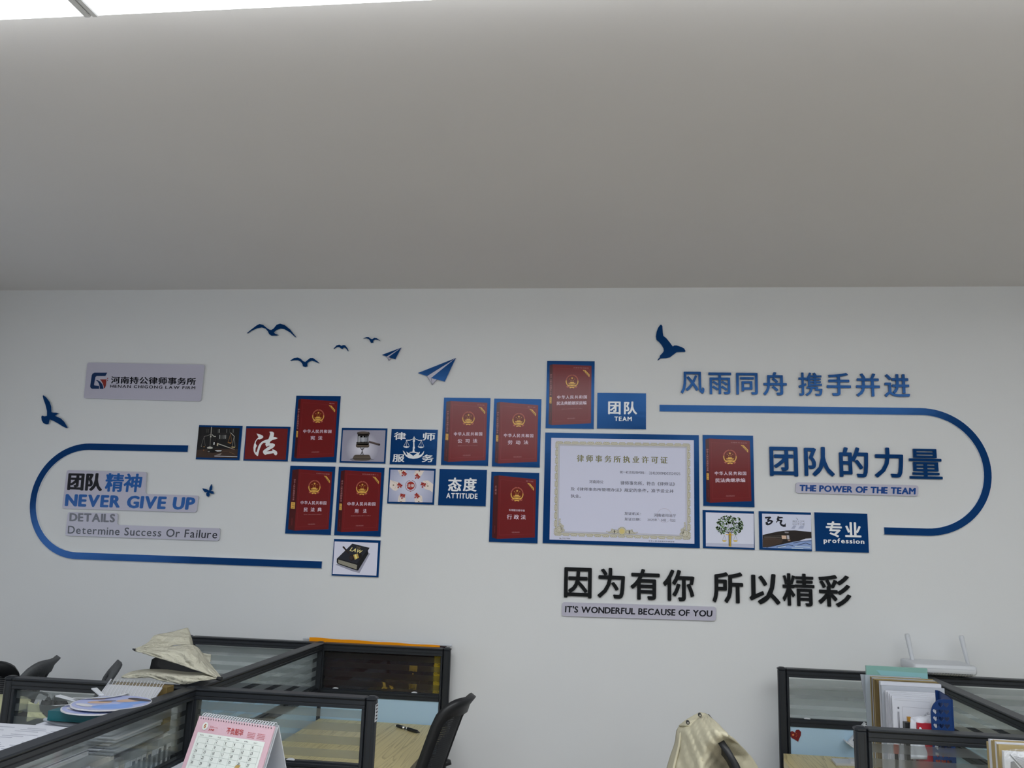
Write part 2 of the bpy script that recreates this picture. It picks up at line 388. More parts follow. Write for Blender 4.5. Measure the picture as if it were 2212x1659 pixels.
# ================================================================== WALL DISPLAY
def board_rect(x0, x1, z1, z0): return [(x0, z1), (x1, z1), (x1, z0), (x0, z0)]
def board(name, rect, label, cat, face_mat, group=None):
    cx = sum(p[0] for p in rect)/4; cz = min(p[1] for p in rect)
    t = thing(name, (cx, FACE, cz), label, cat, group)
    MB().prism(rect, FACE, WALL, face_mat, M['edge']).build('backing_board', t)
    return t
SW, SH, BH = .209, .1565, .2985
small = dict(scales=(-1.878, .458), fa=(-1.652, .457), gavel=(-1.204, .457), serv=(-.976, .455), puzzle=(-.977, .2835), att=(-.7505, .283),
             law=(-1.205, -.032), team=(-.0695, .628), tree=(.374, .1365), zheng=(.6015, .138), prof=(.824, .1395))
big = dict(xian=(-1.4275, .600), gongsi=(-.746, .599), laodong=(-.521, .597), xing2=(-.522, .2755), minfa=(-1.4295, .2825), xingfa=(-1.206, .2825),
           hunyin=(-.2915, .768), jicheng=(.377, .452))
def rect_s(k):
    x, z = small[k]; z += EYE; return board_rect(x, x+SW, z, z-SH)
def rect_b(k):
    x, z = big[k]; z += EYE; return board_rect(x, x+SW-.0005, z, z-BH)

def star(mb, c, r, m, layer, rot=PI/2):
    mb.flat([(c[0]+(r if i % 2 == 0 else r*.4)*math.cos(rot+i*PI/5), c[1]+(r if i % 2 == 0 else r*.4)*math.sin(rot+i*PI/5)) for i in range(10)], m, layer)
def booklet(k, label, sp, dr, title2, sub=None, top='实用版', spine='中华人民共和国宪法', title1='中华人民共和国', w2=None, col=(84, 15, 17), line2=.66, h2=.068):
    R = rect_b(k); t = board('framed_booklet_print', R, label, 'print', M['blue'], 'red booklet prints on blue boards')
    U = lambda u, v: bil(R, u, v)
    red = pr(*col); dark = pr(int(col[0]*.62), int(col[1]*.8), int(col[2]*.85)); pink = pr(int(col[0]*1.25), int(col[1]*2.2), int(col[2]*2.2))
    wht = pr(176, 160, 172); gold = pr(178, 138, 66); rose = pr(140, 72, 58); pale = pr(140, 90, 92)
    cq = [U(.055+sp, .05), U(.935, .05+dr), U(.942, .918), U(.062+sp, .955)]
    sq = [U(.055, .062), cq[0], cq[3], U(.06, .938)]
    b = MB(); b.flat(cq, red, 1); b.flat(sq, dark, 1)
    C = lambda a, bb: bil(cq, a, bb)
    fw = .0008
    b.lines([C(.06, .06), C(.95, .075)], fw, pink, 2).lines([C(.95, .075), C(.95, .94)], fw, pink, 2).lines([C(.95, .94), C(.06, .94)], fw, pink, 2).lines([C(.06, .94), C(.06, .06)], fw, pink, 2)
    b.flat([C(.77, .078), C(.845, .083), C(.952, .158), C(.945, .20)], gold, 3)
    b.build('printed_cover', t)
    # emblem: ring of ears, stars, gate, ribbon
    e = MB(); o = C(.505, .275); r = .0285
    e.disc(o, r*.8, r*.8, pr(82, 20, 8), 2, 28)
    for i in range(22):
        for s in (-1, 1):
            a = PI/2+s*(.12+i*.118); 
            if i < 21: e.disc((o[0]+r*.9*math.cos(a), o[1]+r*.95*math.sin(a)), r*.13, r*.06, rose if i < 12 else gold, 3, 6, a+s*.9)
    star(e, (o[0], o[1]+r*.47), r*.2, gold, 4)
    for a in (-1, 1):
        star(e, (o[0]+a*r*.40, o[1]+r*.33), r*.085, gold, 4); star(e, (o[0]+a*r*.16, o[1]+r*.12), r*.085, gold, 4)
    for q in ([(-.28, -.12), (.28, -.12), (.3, -.26), (-.3, -.26)], [(-.58, -.28), (.58, -.28), (.5, -.42), (-.5, -.42)], [(-.5, -.52), (.5, -.52), (.3, -.66), (-.3, -.66)],
              [(-.62, -.5), (-.3, -.72), (0, -.6), (.3, -.72), (.62, -.5), (.45, -.82), (0, -.78), (-.45, -.82)], [(-.42, -.95), (0, -.88), (.42, -.95), (.3, -1.12), (0, -1.02), (-.3, -1.12)],
              [(-.85, -.75), (-.5, -.9), (-.55, -1.05), (-.8, -.95)], [(.85, -.75), (.5, -.9), (.55, -1.05), (.8, -.95)]):
        e.flat([(o[0]+x*r, o[1]+y*r) for x, y in q], gold if abs(q[0][0]) < .7 else rose, 4)
    e.build('emblem', t, label='gold round emblem with a star over a gate')
    L = MB()
    def tx(body, a0, b0, a1, b1, m, **kw): text(L, body, [C(a0, b0), C(a1, b0), C(a1, b1), C(a0, b1)], m, 4, **kw)
    if title1: tx(title1, .13, .515, .89, .575, wht, wx=.022, space=1.15)
    n = len(title2.replace(' ', '')); ww = w2 or .11*n+.11*(n-1)*.9
    tx(title2, .5-ww/2, line2-h2/2, .5+ww/2, line2+h2/2, wht, wx=.022, space=1.0)
    if sub: tx(sub, .24, .735, .78, .748, pale)
    tx('中国法制出版社', .39, .893, .60, .915, pale)
    tx(top, .88-.05*len(top), .035, .93, .055, pale)
    text(L, '实用版', [C(.815, .083), C(.94, .163), C(.93, .183), C(.80, .1)], pr(60, 30, 10), 5, wx=.02)
    # spine lettering, one character under the other
    S = lambda a, bb: bil(sq, a, bb)
    m = len(spine); z0 = .16; st = .36/m if m > 5 else .05
    cw = min(.62, .0075/(sp*SW)*1.0); 
    for i, ch in enumerate(spine): text(L, ch, [S(.5-cw/2, z0+i*st), S(.5+cw/2, z0+i*st), S(.5+cw/2, z0+(i+.85)*st), S(.5-cw/2, z0+(i+.85)*st)], pale, 4, wx=.02)
    for i, ch in enumerate('中国法制出版社'): text(L, ch, [S(.42, .8+i*.018), S(.62, .8+i*.018), S(.62, .8+(i+.8)*.018), S(.42, .8+(i+.8)*.018)], dark if sp < .06 else pink, 4)
    if k != 'xing2':
        L.flat([S(.2, .545), S(.8, .545), S(.8, .65), S(.2, .65)], gold, 3)
        for i, ch in enumerate('实用版'): text(L, ch, [S(.3, .553+i*.033), S(.7, .553+i*.033), S(.7, .58+i*.033), S(.3, .58+i*.033)], pr(60, 30, 10), 4)
    L.build('lettering', t)

booklet('xian', 'print of a red law booklet titled 宪法, right of the red calligraphy board', .055, .033, '宪  法', top='最新')
booklet('gongsi', 'print of a red law booklet titled 公司法, beside the scales in hands board', .09, .022, '公  司  法', '根据2023年公司法修订', col=(90, 20, 23), top='最新版', spine='中华人民共和国公司法')  # lighter red: haze of reflected ceiling light put into the ink
booklet('laodong', 'print of a red law booklet titled 劳动法, upper right neighbour of the 公司法 booklet', .07, .04, '劳  动  法', col=(90, 20, 23), top='最新版', spine='中华人民共和国劳动法')  # its red is raised by the same painted reflection haze
booklet('minfa', 'print of a red law booklet titled 民法典, the one with the widest spine', .14, .03, '民  法  典', '根据全国人大常委会关于民法典立法解释最新修订', top='含最新司法解释', spine='中华人民共和国民法典')
booklet('xingfa', 'print of a red law booklet titled 刑法, directly above the small black law book picture', .085, .022, '刑    法', '根据刑法修正案十二修订', top='含刑法修正案十二', spine='中华人民共和国刑法')
booklet('xing2', 'print of a red law booklet titled 行政法, left of the certificate', .10, .045, '行 政 法', top='第7版', spine='行政法', title1=None, w2=.5, line2=.655, h2=.078)
booklet('hunyin', 'print of a red law booklet titled 民法典婚姻家庭编, topmost of the display', .065, .018, '民法典婚姻家庭编', '根据最高人民法院民法典婚姻家庭编司法解释修订', col=(86, 18, 21), top='含最新司法解释', spine='中华人民共和国民法典', w2=.76, line2=.645, h2=.062)  # slight reflection haze painted into this red
booklet('jicheng', 'print of a red law booklet titled 民法典继承编, right of the certificate', .07, .022, '民法典继承编', top='含最新司法解释', spine='中华人民共和国民法典', w2=.72, line2=.655, h2=.064)
x2 = [o for o in bpy.data.objects if o.get('label', '').startswith('print of a red law booklet titled 行政法')][0]
R = rect_b('xing2'); cq = [bil(R, .155, .05), bil(R, .935, .095), bil(R, .942, .918), bil(R, .162, .955)]
C = lambda a, b: bil(cq, a, b)
text(hm := MB(), '实用版法规专辑', [C(.3, .525), C(.72, .53), C(.72, .565), C(.3, .56)], pr(176, 160, 172), 4, wx=.01); hm.build('heading', x2)

LT = pr(178, 178, 194)                       # light lettering on the blue boards
def inner(t, quad, m, layer=1, name='picture'):
    b = MB(); b.flat(quad, m, layer); return b
# dark courtroom picture
t = board('framed_picture', rect_s('scales'), 'dark picture of brass scales, a gavel and a bookshelf in a blue border', 'picture', M['blue'])
b = inner(t, zJ((272, 203), (1088, 226), (1037, 828), (218, 812)), pr(18, 17, 18, .3))
b.flat(zJ((236, 662), (600, 640), (1052, 645), (1037, 828), (218, 812)), pr(46, 34, 28, .3), 2)
g1, g2, br = pr(105, 102, 98), pr(150, 148, 140), pr(140, 98, 50)
for x, w, c in ((430, 16, 50), (462, 14, 60), (570, 14, 44), (655, 12, 60), (680, 16, 130), (832, 12, 95), (885, 12, 55), (940, 10, 70), (965, 12, 85)):
    b.line(*zJ((x, 250), (x-3, 322)), w*.1085/540, pr(c, c, c-2), 2)
for x, w, c in ((690, 18, 125), (735, 12, 80), (757, 12, 100), (780, 12, 110), (808, 14, 120), (832, 8, 60), (710, 8, 60), (455, 14, 40), (530, 14, 40)):
    b.line(*zJ((x, 365), (x-3, 440)), w*.1085/540, pr(c, c, c-2), 2)
b.line(*zJ((640, 328), (1000, 342)), .0012, pr(50, 48, 46), 2).line(*zJ((640, 446), (880, 455)), .0012, pr(50, 48, 46), 2)
pxm = .1085/508
def ln(z, pts, w, m, layer, k): b.lines(z(*pts), w*k, m, layer)
ln(zJ, [(527, 205), (512, 395)], 12, g2, 3, pxm); ln(zJ, [(508, 395), (495, 600)], 9, g1, 3, pxm); b.disc(zJ((512, 400))[0], .003, .003, g2, 4)
ln(zJ, [(375, 395), (440, 382), (505, 355)], 8, g1, 3, pxm); ln(zJ, [(535, 358), (575, 395), (612, 395)], 13, g2, 3, pxm)
ln(zJ, [(380, 398), (318, 588)], 4, g1, 3, pxm); ln(zJ, [(380, 398), (402, 588)], 4, g1, 3, pxm)
ln(zJ, [(905, 320), (985, 398)], 10, g2, 3, pxm); ln(zJ, [(905, 350), (855, 515)], 4, br, 3, pxm); ln(zJ, [(908, 350), (928, 515)], 4, br, 3, pxm)
ln(zJ, [(975, 395), (935, 600)], 5, g2, 3, pxm); ln(zJ, [(980, 395), (996, 600)], 5, g2, 3, pxm)
b.flat(zJ((845, 512), (928, 518), (905, 540), (880, 530)), br, 3).flat(zJ((922, 598), (997, 602), (990, 618), (928, 614)), pr(190, 160, 110), 3)
b.disc(zJ((378, 600))[0], .003, .0018, br, 3).disc(zJ((325, 590))[0], .003, .0014, g1, 3).disc(zJ((370, 668))[0], .0022, .003, pr(110, 75, 45), 3)
b.flat(zJ((437, 612), (495, 590), (550, 612), (545, 636), (500, 642), (442, 632)), g2, 3)
b.flat(zJ((430, 712), (450, 655), (500, 640), (560, 648), (740, 680), (720, 705), (560, 720)), pr(16, 15, 15), 3)
b.flat(zJ((570, 510), (590, 512), (585, 560), (565, 560)), pr(190, 188, 182), 4).flat(zJ((640, 525), (665, 528), (655, 585), (630, 580)), pr(150, 140, 120), 4)
b.flat(zJ((585, 440), (640, 450), (632, 600), (560, 590)), pr(24, 20, 20), 3)
ln(zJ, [(660, 540), (985, 655)], 13, g2, 4, pxm); ln(zJ, [(880, 625), (985, 658)], 12, pr(90, 60, 40), 5, pxm)
b.flat(zJ((590, 672), (730, 672), (718, 692), (640, 695)), pr(185, 183, 180), 4); ln(zJ, [(450, 695), (490, 695)], 20, g1, 4, pxm)
b.flat(zJ((600, 770), (660, 745), (730, 725), (700, 770)), pr(105, 98, 92), 3); ln(zJ, [(585, 785), (1040, 797)], 13, pr(165, 165, 170), 4, pxm)
ln(zJ, [(880, 705), (985, 750)], 8, pr(95, 72, 48), 3, pxm); ln(zJ, [(700, 700), (1000, 680)], 4, pr(80, 60, 48), 3, pxm)
b.build('picture', t)
# red calligraphy
t = board('framed_calligraphy', rect_s('fa'), 'red board with the white brush character 法 in a blue border', 'print', M['blue'])
inner(t, zJ((1222, 232), (2045, 240), (2000, 858), (1180, 848)), pr(84, 20, 20)).build('red_ground', t)
MB().flat(zJ((1422, 335), (1500, 358), (1545, 378), (1558, 405), (1540, 430), (1480, 455), (1452, 447), (1420, 480), (1402, 530), (1418, 560), (1430, 580), (1405, 625), (1398, 680), (1405, 715), (1425, 700), (1440, 655), (1460, 585), (1490, 535), (1540, 490), (1600, 465), (1655, 450), (1675, 410), (1692, 350), (1690, 320), (1672, 308), (1700, 297), (1740, 300), (1770, 325), (1768, 365), (1758, 405), (1800, 407), (1845, 430), (1800, 450), (1740, 465), (1700, 490), (1680, 530), (1740, 530), (1785, 550), (1788, 580), (1750, 620), (1690, 655), (1620, 695), (1720, 684), (1742, 672), (1732, 645), (1790, 668), (1830, 700), (1835, 740), (1812, 772), (1785, 765), (1760, 728), (1700, 738), (1630, 748), (1595, 765), (1560, 735), (1548, 700), (1560, 672), (1640, 612), (1690, 582), (1660, 580), (1620, 600), (1597, 560), (1606, 522), (1560, 520), (1520, 560), (1490, 630), (1465, 720), (1450, 785), (1430, 780), (1390, 745), (1365, 690), (1360, 620), (1370, 560), (1395, 490), (1430, 440), (1462, 412), (1440, 370)), LT, 2).build('brush_character', t, label='white brush character 法')
# gavel held up by a tiny figure
t = board('framed_picture', rect_s('gavel'), 'grey picture of a gavel held up by a tiny figure in a blue border', 'picture', M['blue'])
c0 = zD((1640, 950))[0]
b = inner(t, zD((1335, 657), (2013, 660), (1985, 1163), (1305, 1150)), print_gradient('gavel_backdrop', disp(172, 170, 186), disp(112, 110, 124), c0[0], c0[1], .075))
b.flat(zD((1440, 1120), (1500, 1100), (1760, 1105), (1840, 1130), (1700, 1150), (1480, 1148)), pr(92, 90, 98), 2)
b.flat(zD((1510, 1062), (1540, 1050), (1740, 1050), (1763, 1062), (1780, 1112), (1750, 1138), (1640, 1145), (1530, 1138), (1485, 1112)), pr(64, 56, 50), 3)
ln(zD, [(1500, 1090), (1772, 1090)], 4, pr(96, 84, 70), 4, .13562/510); ln(zD, [(1505, 1108), (1772, 1108)], 4, pr(36, 32, 30), 4, .13562/510)
dk = pr(32, 30, 34)
for p in ([(1612, 938), (1637, 975)], [(1672, 938), (1645, 975)], [(1641, 965), (1641, 1003)], [(1640, 998), (1618, 1052)], [(1642, 998), (1658, 1052)]): ln(zD, p, 11, dk, 4, .13562/510)
b.disc(zD((1641, 952))[0], .0021, .0024, dk, 4)
gk = .13562/510
for y0, y1, xa, xb, c in ((690, 735, 1562, 1763, (44, 38, 36)), (728, 770, 1570, 1750, (34, 30, 30)), (845, 890, 1550, 1750, (42, 38, 36)), (880, 932, 1543, 1755, (58, 50, 44))):
    b.flat(zD((xa+8, y0), (xb-20, y0-4), (xb, y0+12), (xb-4, y1-8), (xb-24, y1+4), (xa+22, y1+4), (xa, y1-10), (xa-2, y0+10)), pr(*c), 4)
b.disc(zD((1660, 695))[0], .0235, .0048, pr(70, 62, 56), 5)
b.flat(zD((1568, 752), (1745, 752), (1745, 852), (1566, 852)), pr(120, 122, 130), 4)
for x, c in ((1575, 60), (1592, 175), (1608, 90), (1655, 150), (1700, 95), (1722, 60), (1738, 110)): ln(zD, [(x, 753), (x-1, 851)], 11, pr(c, c, c+4), 5, gk)
ln(zD, [(1745, 842), (1915, 890)], 34, pr(54, 46, 46), 3, gk); b.disc(zD((1912, 889))[0], .0046, .0046, pr(54, 46, 46), 3); ln(zD, [(1750, 834), (1910, 880)], 5, pr(96, 84, 80), 4, gk)
ln(zD, [(1555, 905), (1748, 905)], 4, pr(110, 96, 78), 5, gk)
b.build('picture', t)
# lawyer service board
t = board('blue_title_board', rect_s('serv'), 'blue board with white scales in cupped hands and the characters 律师服务', 'sign', M['blue'])
b = MB(); k = .16275/504
ln(zE, [(350, 682), (400, 682), (438, 668), (458, 652)], 9, LT, 1, k); ln(zE, [(458, 652), (482, 668), (520, 684), (568, 682)], 9, LT, 1, k)
b.flat(zE((458, 628), (470, 650), (464, 675), (472, 690), (462, 710), (464, 760), (470, 785), (460, 800), (466, 835), (510, 842), (510, 850), (395, 846), (397, 838), (436, 834), (442, 800), (440, 785), (446, 760), (446, 710), (440, 690), (450, 675), (446, 650)), LT, 1)
for p in ([(360, 685), (320, 762)], [(360, 685), (397, 765)], [(358, 690), (357, 764)], [(555, 687), (513, 766)], [(555, 687), (590, 766)], [(552, 690), (551, 766)]): ln(zE, p, 3.5, LT, 1, k)
b.flat(zE((313, 760), (397, 764), (385, 778), (355, 785), (325, 777)), LT, 1).flat(zE((506, 764), (590, 767), (578, 780), (548, 787), (518, 779)), LT, 1)
b.flat(zE((308, 818), (330, 835), (350, 868), (372, 885), (355, 832), (385, 852), (422, 862), (446, 894), (470, 864), (505, 852), (535, 835), (520, 885), (555, 868), (592, 822), (582, 868), (550, 903), (500, 923), (446, 929), (390, 920), (350, 895), (322, 860)), LT, 1)
b.flat(zE((405, 860), (446, 850), (488, 860), (446, 890)), M['blue'], 2)
b.build('scales_and_hands_logo', t, label='white scales standing in cupped hands')
for ch, q in (('律', (190, 575, 350, 680)), ('师', (575, 583, 738, 687)), ('服', (172, 868, 332, 970)), ('务', (560, 872, 718, 973))): text(MB(), ch, rect_of(zE, *q), LT, 1, wx=.022, wy=.012).build('character', t)
# title boards
def title_board(key, z, chars, latin, lq, label, w=.03):
    t = board('blue_title_board', rect_s(key), label, 'sign', M['blue'])
    for ch, q in chars: text(MB(), ch, rect_of(z, *q), LT, 1, wx=w, wy=w*.8).build('character', t)
    b = MB()
    text(b, latin, rect_of(z, *lq), LT, 1, wx=.036, wy=.026, space=1.14); b.build('lettering', t)
title_board('att', zE, (('态', (908, 1178, 1088, 1360)), ('度', (1108, 1180, 1290, 1362))), 'ATTITUDE', (885, 1385, 1300, 1457), 'blue board reading 态度 ATTITUDE')
title_board('team', zH, (('团', (1127, 1090, 1285, 1252)), ('队', (1327, 1090, 1493, 1253))), 'TEAM', (1205, 1280, 1425, 1337), 'blue board reading 团队 TEAM at the top of the display')
title_board('prof', zN, (('专', (1570, 1140, 1762, 1330)), ('业', (1798, 1150, 1992, 1330))), 'profession', (1543, 1345, 2030, 1420), 'blue board reading 专业 profession')
# puzzle picture
t = board('framed_picture', rect_s('puzzle'), 'picture of six hands with red puzzle pieces round a 法律 seal', 'picture', M['blue'])
c0 = zE((413, 1285))[0]
b = inner(t, zE((145, 1072), (725, 1087), (700, 1508), (118, 1498)), print_gradient('puzzle_backdrop', disp(165, 165, 184), disp(120, 124, 146), c0[0], c0[1], .11))
sk, sd, rd = pr(176, 166, 160), pr(150, 138, 128), pr(124, 34, 28)
hands = [[(140, 1205), (185, 1225), (240, 1238), (262, 1250), (270, 1275), (250, 1330), (215, 1355), (180, 1345), (132, 1298)],
         [(566, 1222), (640, 1215), (680, 1240), (713, 1268), (703, 1375), (660, 1345), (600, 1330), (578, 1300), (600, 1262)],
         [(240, 1076), (348, 1079), (345, 1112), (310, 1150), (275, 1148)], [(455, 1132), (480, 1084), (592, 1085), (556, 1150), (520, 1172)],
         [(240, 1500), (255, 1420), (290, 1390), (338, 1420), (345, 1503)], [(470, 1506), (462, 1470), (500, 1392), (562, 1422), (572, 1506)]]
for h in hands: b.flat(zE(*h), sk, 2)
for a in ([(150, 1215), (235, 1260), (200, 1330)], [(600, 1225), (640, 1260), (600, 1300)], [(265, 1085), (262, 1120), (300, 1145)], [(490, 1090), (465, 1125)], [(262, 1495), (268, 1440), (330, 1440)], [(480, 1475), (545, 1430), (560, 1490)]): ln(zE, a, 4, sd, 3, k)
for p in ((185, 1278), (640, 1290), (530, 1090), (290, 1085), (285, 1498), (520, 1495)): b.disc(zE(p)[0], .0035, .0028, pr(96, 84, 70), 4)
for (x, y, ro) in ((320, 1132, .1), (497, 1168, 0), (262, 1288, .2), (577, 1280, .5), (303, 1428, .6), (490, 1425, 0)):
    c = zE((x, y))[0]; s_ = .0088; R2 = lambda a, bq: (c[0]+a*math.cos(ro)-bq*math.sin(ro), c[1]+a*math.sin(ro)+bq*math.cos(ro))
    b.flat([R2(-s_, -s_), R2(s_, -s_), R2(s_, s_), R2(-s_, s_)], rd, 4)
    b.disc(R2(s_*1.25, 0), .0038, .0038, rd, 4, 12).disc(R2(0, s_*1.25), .0038, .0038, rd, 4, 12)
    b.disc(R2(-s_*.8, 0), .0032, .0032, pr(150, 148, 160), 5, 12).disc(R2(0, -s_*.8), .0032, .0032, pr(150, 148, 160), 5, 12)
    text(b, '法治', [R2(-.0055, .003), R2(.0055, .003), R2(.0055, -.003), R2(-.0055, -.003)], pr(170, 130, 128), 6)
b.disc(c0, .0178, .0178, rd, 4, 32)
for i in range(44):
    a = PI/2+.25+i*(2*PI-.5)/43
    b.disc((c0[0]+.0235*math.cos(a), c0[1]+.0235*math.sin(a)), .0022, .0009, pr(96, 36, 42), 4, 6, a+.9)
star(b, (c0[0], c0[1]-.0245), .003, rd, 5)
text(b, '法律', rect_of(zE, 368, 1262, 458, 1308), LT, 5, wx=.01, wy=.01)
b.build('picture', t)
# THE LAW picture
t = board('framed_picture', rect_s('law'), 'picture of a gavel on a black book titled THE LAW, lowest board on the left', 'picture', M['blue']); k = .16278/504
b = inner(t, zG((755, 1103), (1333, 1123), (1308, 1558), (728, 1535)), pr(166, 166, 184))
b.flat(zG((768, 1412), (800, 1400), (1050, 1490), (1200, 1262), (1228, 1262), (1085, 1522), (1000, 1502)), pr(118, 118, 132), 2)
b.flat(zG((990, 1132), (1220, 1188), (1197, 1225), (1205, 1262), (1068, 1488), (1045, 1488), (797, 1402), (782, 1378), (785, 1332)), pr(20, 20, 23), 3)
b.flat(zG((803, 1343), (1054, 1416), (1048, 1474), (804, 1392)), pr(118, 114, 102), 4)
for i in range(4): ln(zG, [(806, 1356+i*10), (1050, 1428+i*11)], 2, pr(84, 82, 74), 5, k)
b.flat(zG((992, 1140), (1208, 1192), (1050, 1398), (800, 1326)), pr(30, 31, 38), 4)
text(b, 'THE', zG((1048, 1167), (1105, 1180), (1092, 1206), (1035, 1193)), pr(96, 84, 58), 5)
text(b, 'LAW', zG((985, 1182), (1130, 1222), (1105, 1264), (952, 1228)), pr(196, 168, 112), 5, wx=.03, wy=.02)
ln(zG, [(872, 1176), (945, 1262)], 20, pr(34, 26, 24), 6, k); b.disc(zG((874, 1178))[0], .0045, .0035, pr(34, 26, 24), 6)
b.disc(zG((1088, 1292))[0], .0095, .0125, pr(24, 20, 20), 5, 20, .2); b.disc(zG((985, 1318))[0], .012, .0128, pr(28, 22, 22), 6); b.disc(zG((978, 1318))[0], .008, .009, pr(44, 34, 32), 7)
b.flat(zG((1003, 1282), (1062, 1263), (1080, 1318), (1025, 1346)), pr(150, 122, 62), 7); b.flat(zG((1020, 1278), (1040, 1271), (1058, 1328), (1038, 1338)), pr(196, 172, 110), 8)
b.build('picture', t)
# tree of justice
t = board('framed_picture', rect_s('tree'), 'picture of a green leafed tree with a gold trunk carrying scales', 'picture', M['blue']); k = .18083/520
b = inner(t, zN((135, 1032), (708, 1050), (712, 1458), (137, 1438)), pr(164, 166, 184))
b.flat(zN((137, 1400), (712, 1412), (712, 1458), (137, 1438)), pr(142, 144, 160), 2)
trunk = pr(24, 28, 26); gold = pr(170, 140, 50)
rt = random.Random(3)
for i in range(15):
    a = PI*(.02+.96*i/14); x = 425+math.cos(a)*rt.uniform(110, 150); y = 1230-math.sin(a)*rt.uniform(90, 130)
    ln(zN, [(425, 1288), (425+(x-425)*.5, 1288+(y-1288)*.35), (x, y)], 2.6, trunk, 3, k)
for i in range(290):
    a = rt.uniform(0, 2*PI); q = rt.uniform(.06, 1)**.5
    x, y = 420+165*q*math.cos(a), 1192+122*q*math.sin(a)
    if abs(x-425) < 50 and y > 1240: continue
    b.disc(zN((x, y))[0], .0043, .0019, [pr(52, 74, 44), pr(84, 112, 62), pr(98, 122, 82), pr(38, 56, 40)][i % 4], 4, 8, rt.uniform(0, PI))
b.flat(zN((408, 1290), (442, 1290), (438, 1440), (410, 1438)), trunk, 5).flat(zN((416, 1275), (434, 1275), (432, 1440), (420, 1440)), gold, 6)
ln(zN, [(375, 1298), (470, 1302)], 7, gold, 6, k); ln(zN, [(408, 1436), (442, 1438)], 8, gold, 6, k)
for dx in (0, 132):
    ln(zN, [(357+dx, 1305), (333+dx, 1370)], 2, pr(96, 92, 70), 5, k); ln(zN, [(357+dx, 1305), (382+dx, 1370)], 2, pr(96, 92, 70), 5, k)
    b.flat(zN((331+dx, 1367), (384+dx, 1367), (372+dx, 1383), (344+dx, 1383)), gold, 5)
b.build('picture', t)
# ink landscape
t = board('framed_picture', rect_s('zheng'), 'ink landscape picture with the brush characters 正气', 'picture', M['blue'])
b = inner(t, zN((808, 1048), (1392, 1063), (1400, 1476), (815, 1455)), pr(160, 163, 182))
b.flat(zN((815, 1440), (950, 1425), (1120, 1392), (1397, 1362), (1400, 1476), (815, 1455)), pr(104, 122, 158), 2)
b.flat(zN((815, 1303), (900, 1283), (1000, 1262), (1100, 1250), (1200, 1248), (1300, 1258), (1397, 1268), (1397, 1342), (1330, 1346), (1250, 1374), (1180, 1385), (1120, 1398), (1000, 1425), (900, 1448), (815, 1452)), pr(30, 25, 24), 3)
b.flat(zN((815, 1345), (930, 1330), (1060, 1360), (1040, 1400), (900, 1440), (815, 1446)), pr(52, 40, 34), 4)
for y, c in ((1335, 92), (1318, 70), (1352, 60)): ln(zN, [(830, y+2), (1040, y-4)], 5, pr(c, c-6, c-12), 5, k)
b.flat(zN((1040, 1308), (1095, 1310), (1100, 1350), (1045, 1350)), pr(164, 140, 122), 6).flat(zN((1102, 1305), (1130, 1308), (1136, 1352), (1108, 1352)), pr(140, 136, 140), 6)
b.flat(zN((1075, 1262), (1125, 1268), (1122, 1282), (1080, 1280)), pr(104, 100, 104), 6).flat(zN((1112, 1358), (1145, 1360), (1146, 1374), (1118, 1374)), pr(120, 96, 84), 6)
for p in ([(1180, 1400), (1300, 1375), (1397, 1372)], [(980, 1448), (1120, 1420), (1180, 1432)], [(1230, 1425), (1330, 1400), (1390, 1420)], [(860, 1452), (960, 1432)]): ln(zN, p, 7, pr(42, 50, 70), 4, k)
for p in ([(1000, 1452), (1090, 1436)], [(1200, 1440), (1380, 1450)], [(1160, 1460), (1300, 1466)]): ln(zN, p, 8, pr(160, 172, 196), 4, k)
b.flat(zN((1155, 1228), (1185, 1188), (1218, 1192), (1195, 1230)), pr(128, 132, 152), 2).flat(zN((1240, 1228), (1262, 1195), (1312, 1190), (1300, 1228)), pr(132, 136, 156), 2)
b.flat(zN((1210, 1090), (1240, 1118), (1228, 1125)), pr(120, 124, 142), 2)
b.build('picture', t)
b = MB()
b.flat(zN((840, 1088), (905, 1083), (920, 1096), (892, 1118), (922, 1124), (942, 1140), (925, 1165), (900, 1183), (875, 1188), (853, 1180), (848, 1150), (872, 1142), (868, 1118), (882, 1102), (848, 1108)), pr(20, 22, 30), 3)
b.flat(zN((872, 1152), (905, 1140), (912, 1150), (885, 1168)), pr(160, 163, 182), 4)
b.flat(zN((995, 1072), (1010, 1085), (1052, 1090), (1060, 1102), (1005, 1108), (1020, 1122), (1045, 1120), (1052, 1135), (1038, 1165), (1058, 1180), (1078, 1178), (1090, 1160), (1092, 1205), (1060, 1207), (1030, 1190), (1015, 1160), (1025, 1138), (995, 1140), (975, 1160), (972, 1150), (990, 1128), (980, 1115), (990, 1095)), pr(20, 22, 30), 3)
text(b, '扬正义之气', zN((1172, 1127), (1315, 1130), (1315, 1157), (1172, 1154)), pr(84, 88, 102), 3)
text(b, '以公平之理', zN((1172, 1160), (1315, 1163), (1315, 1188), (1172, 1185)), pr(84, 88, 102), 3)
b.build('brush_lettering', t)

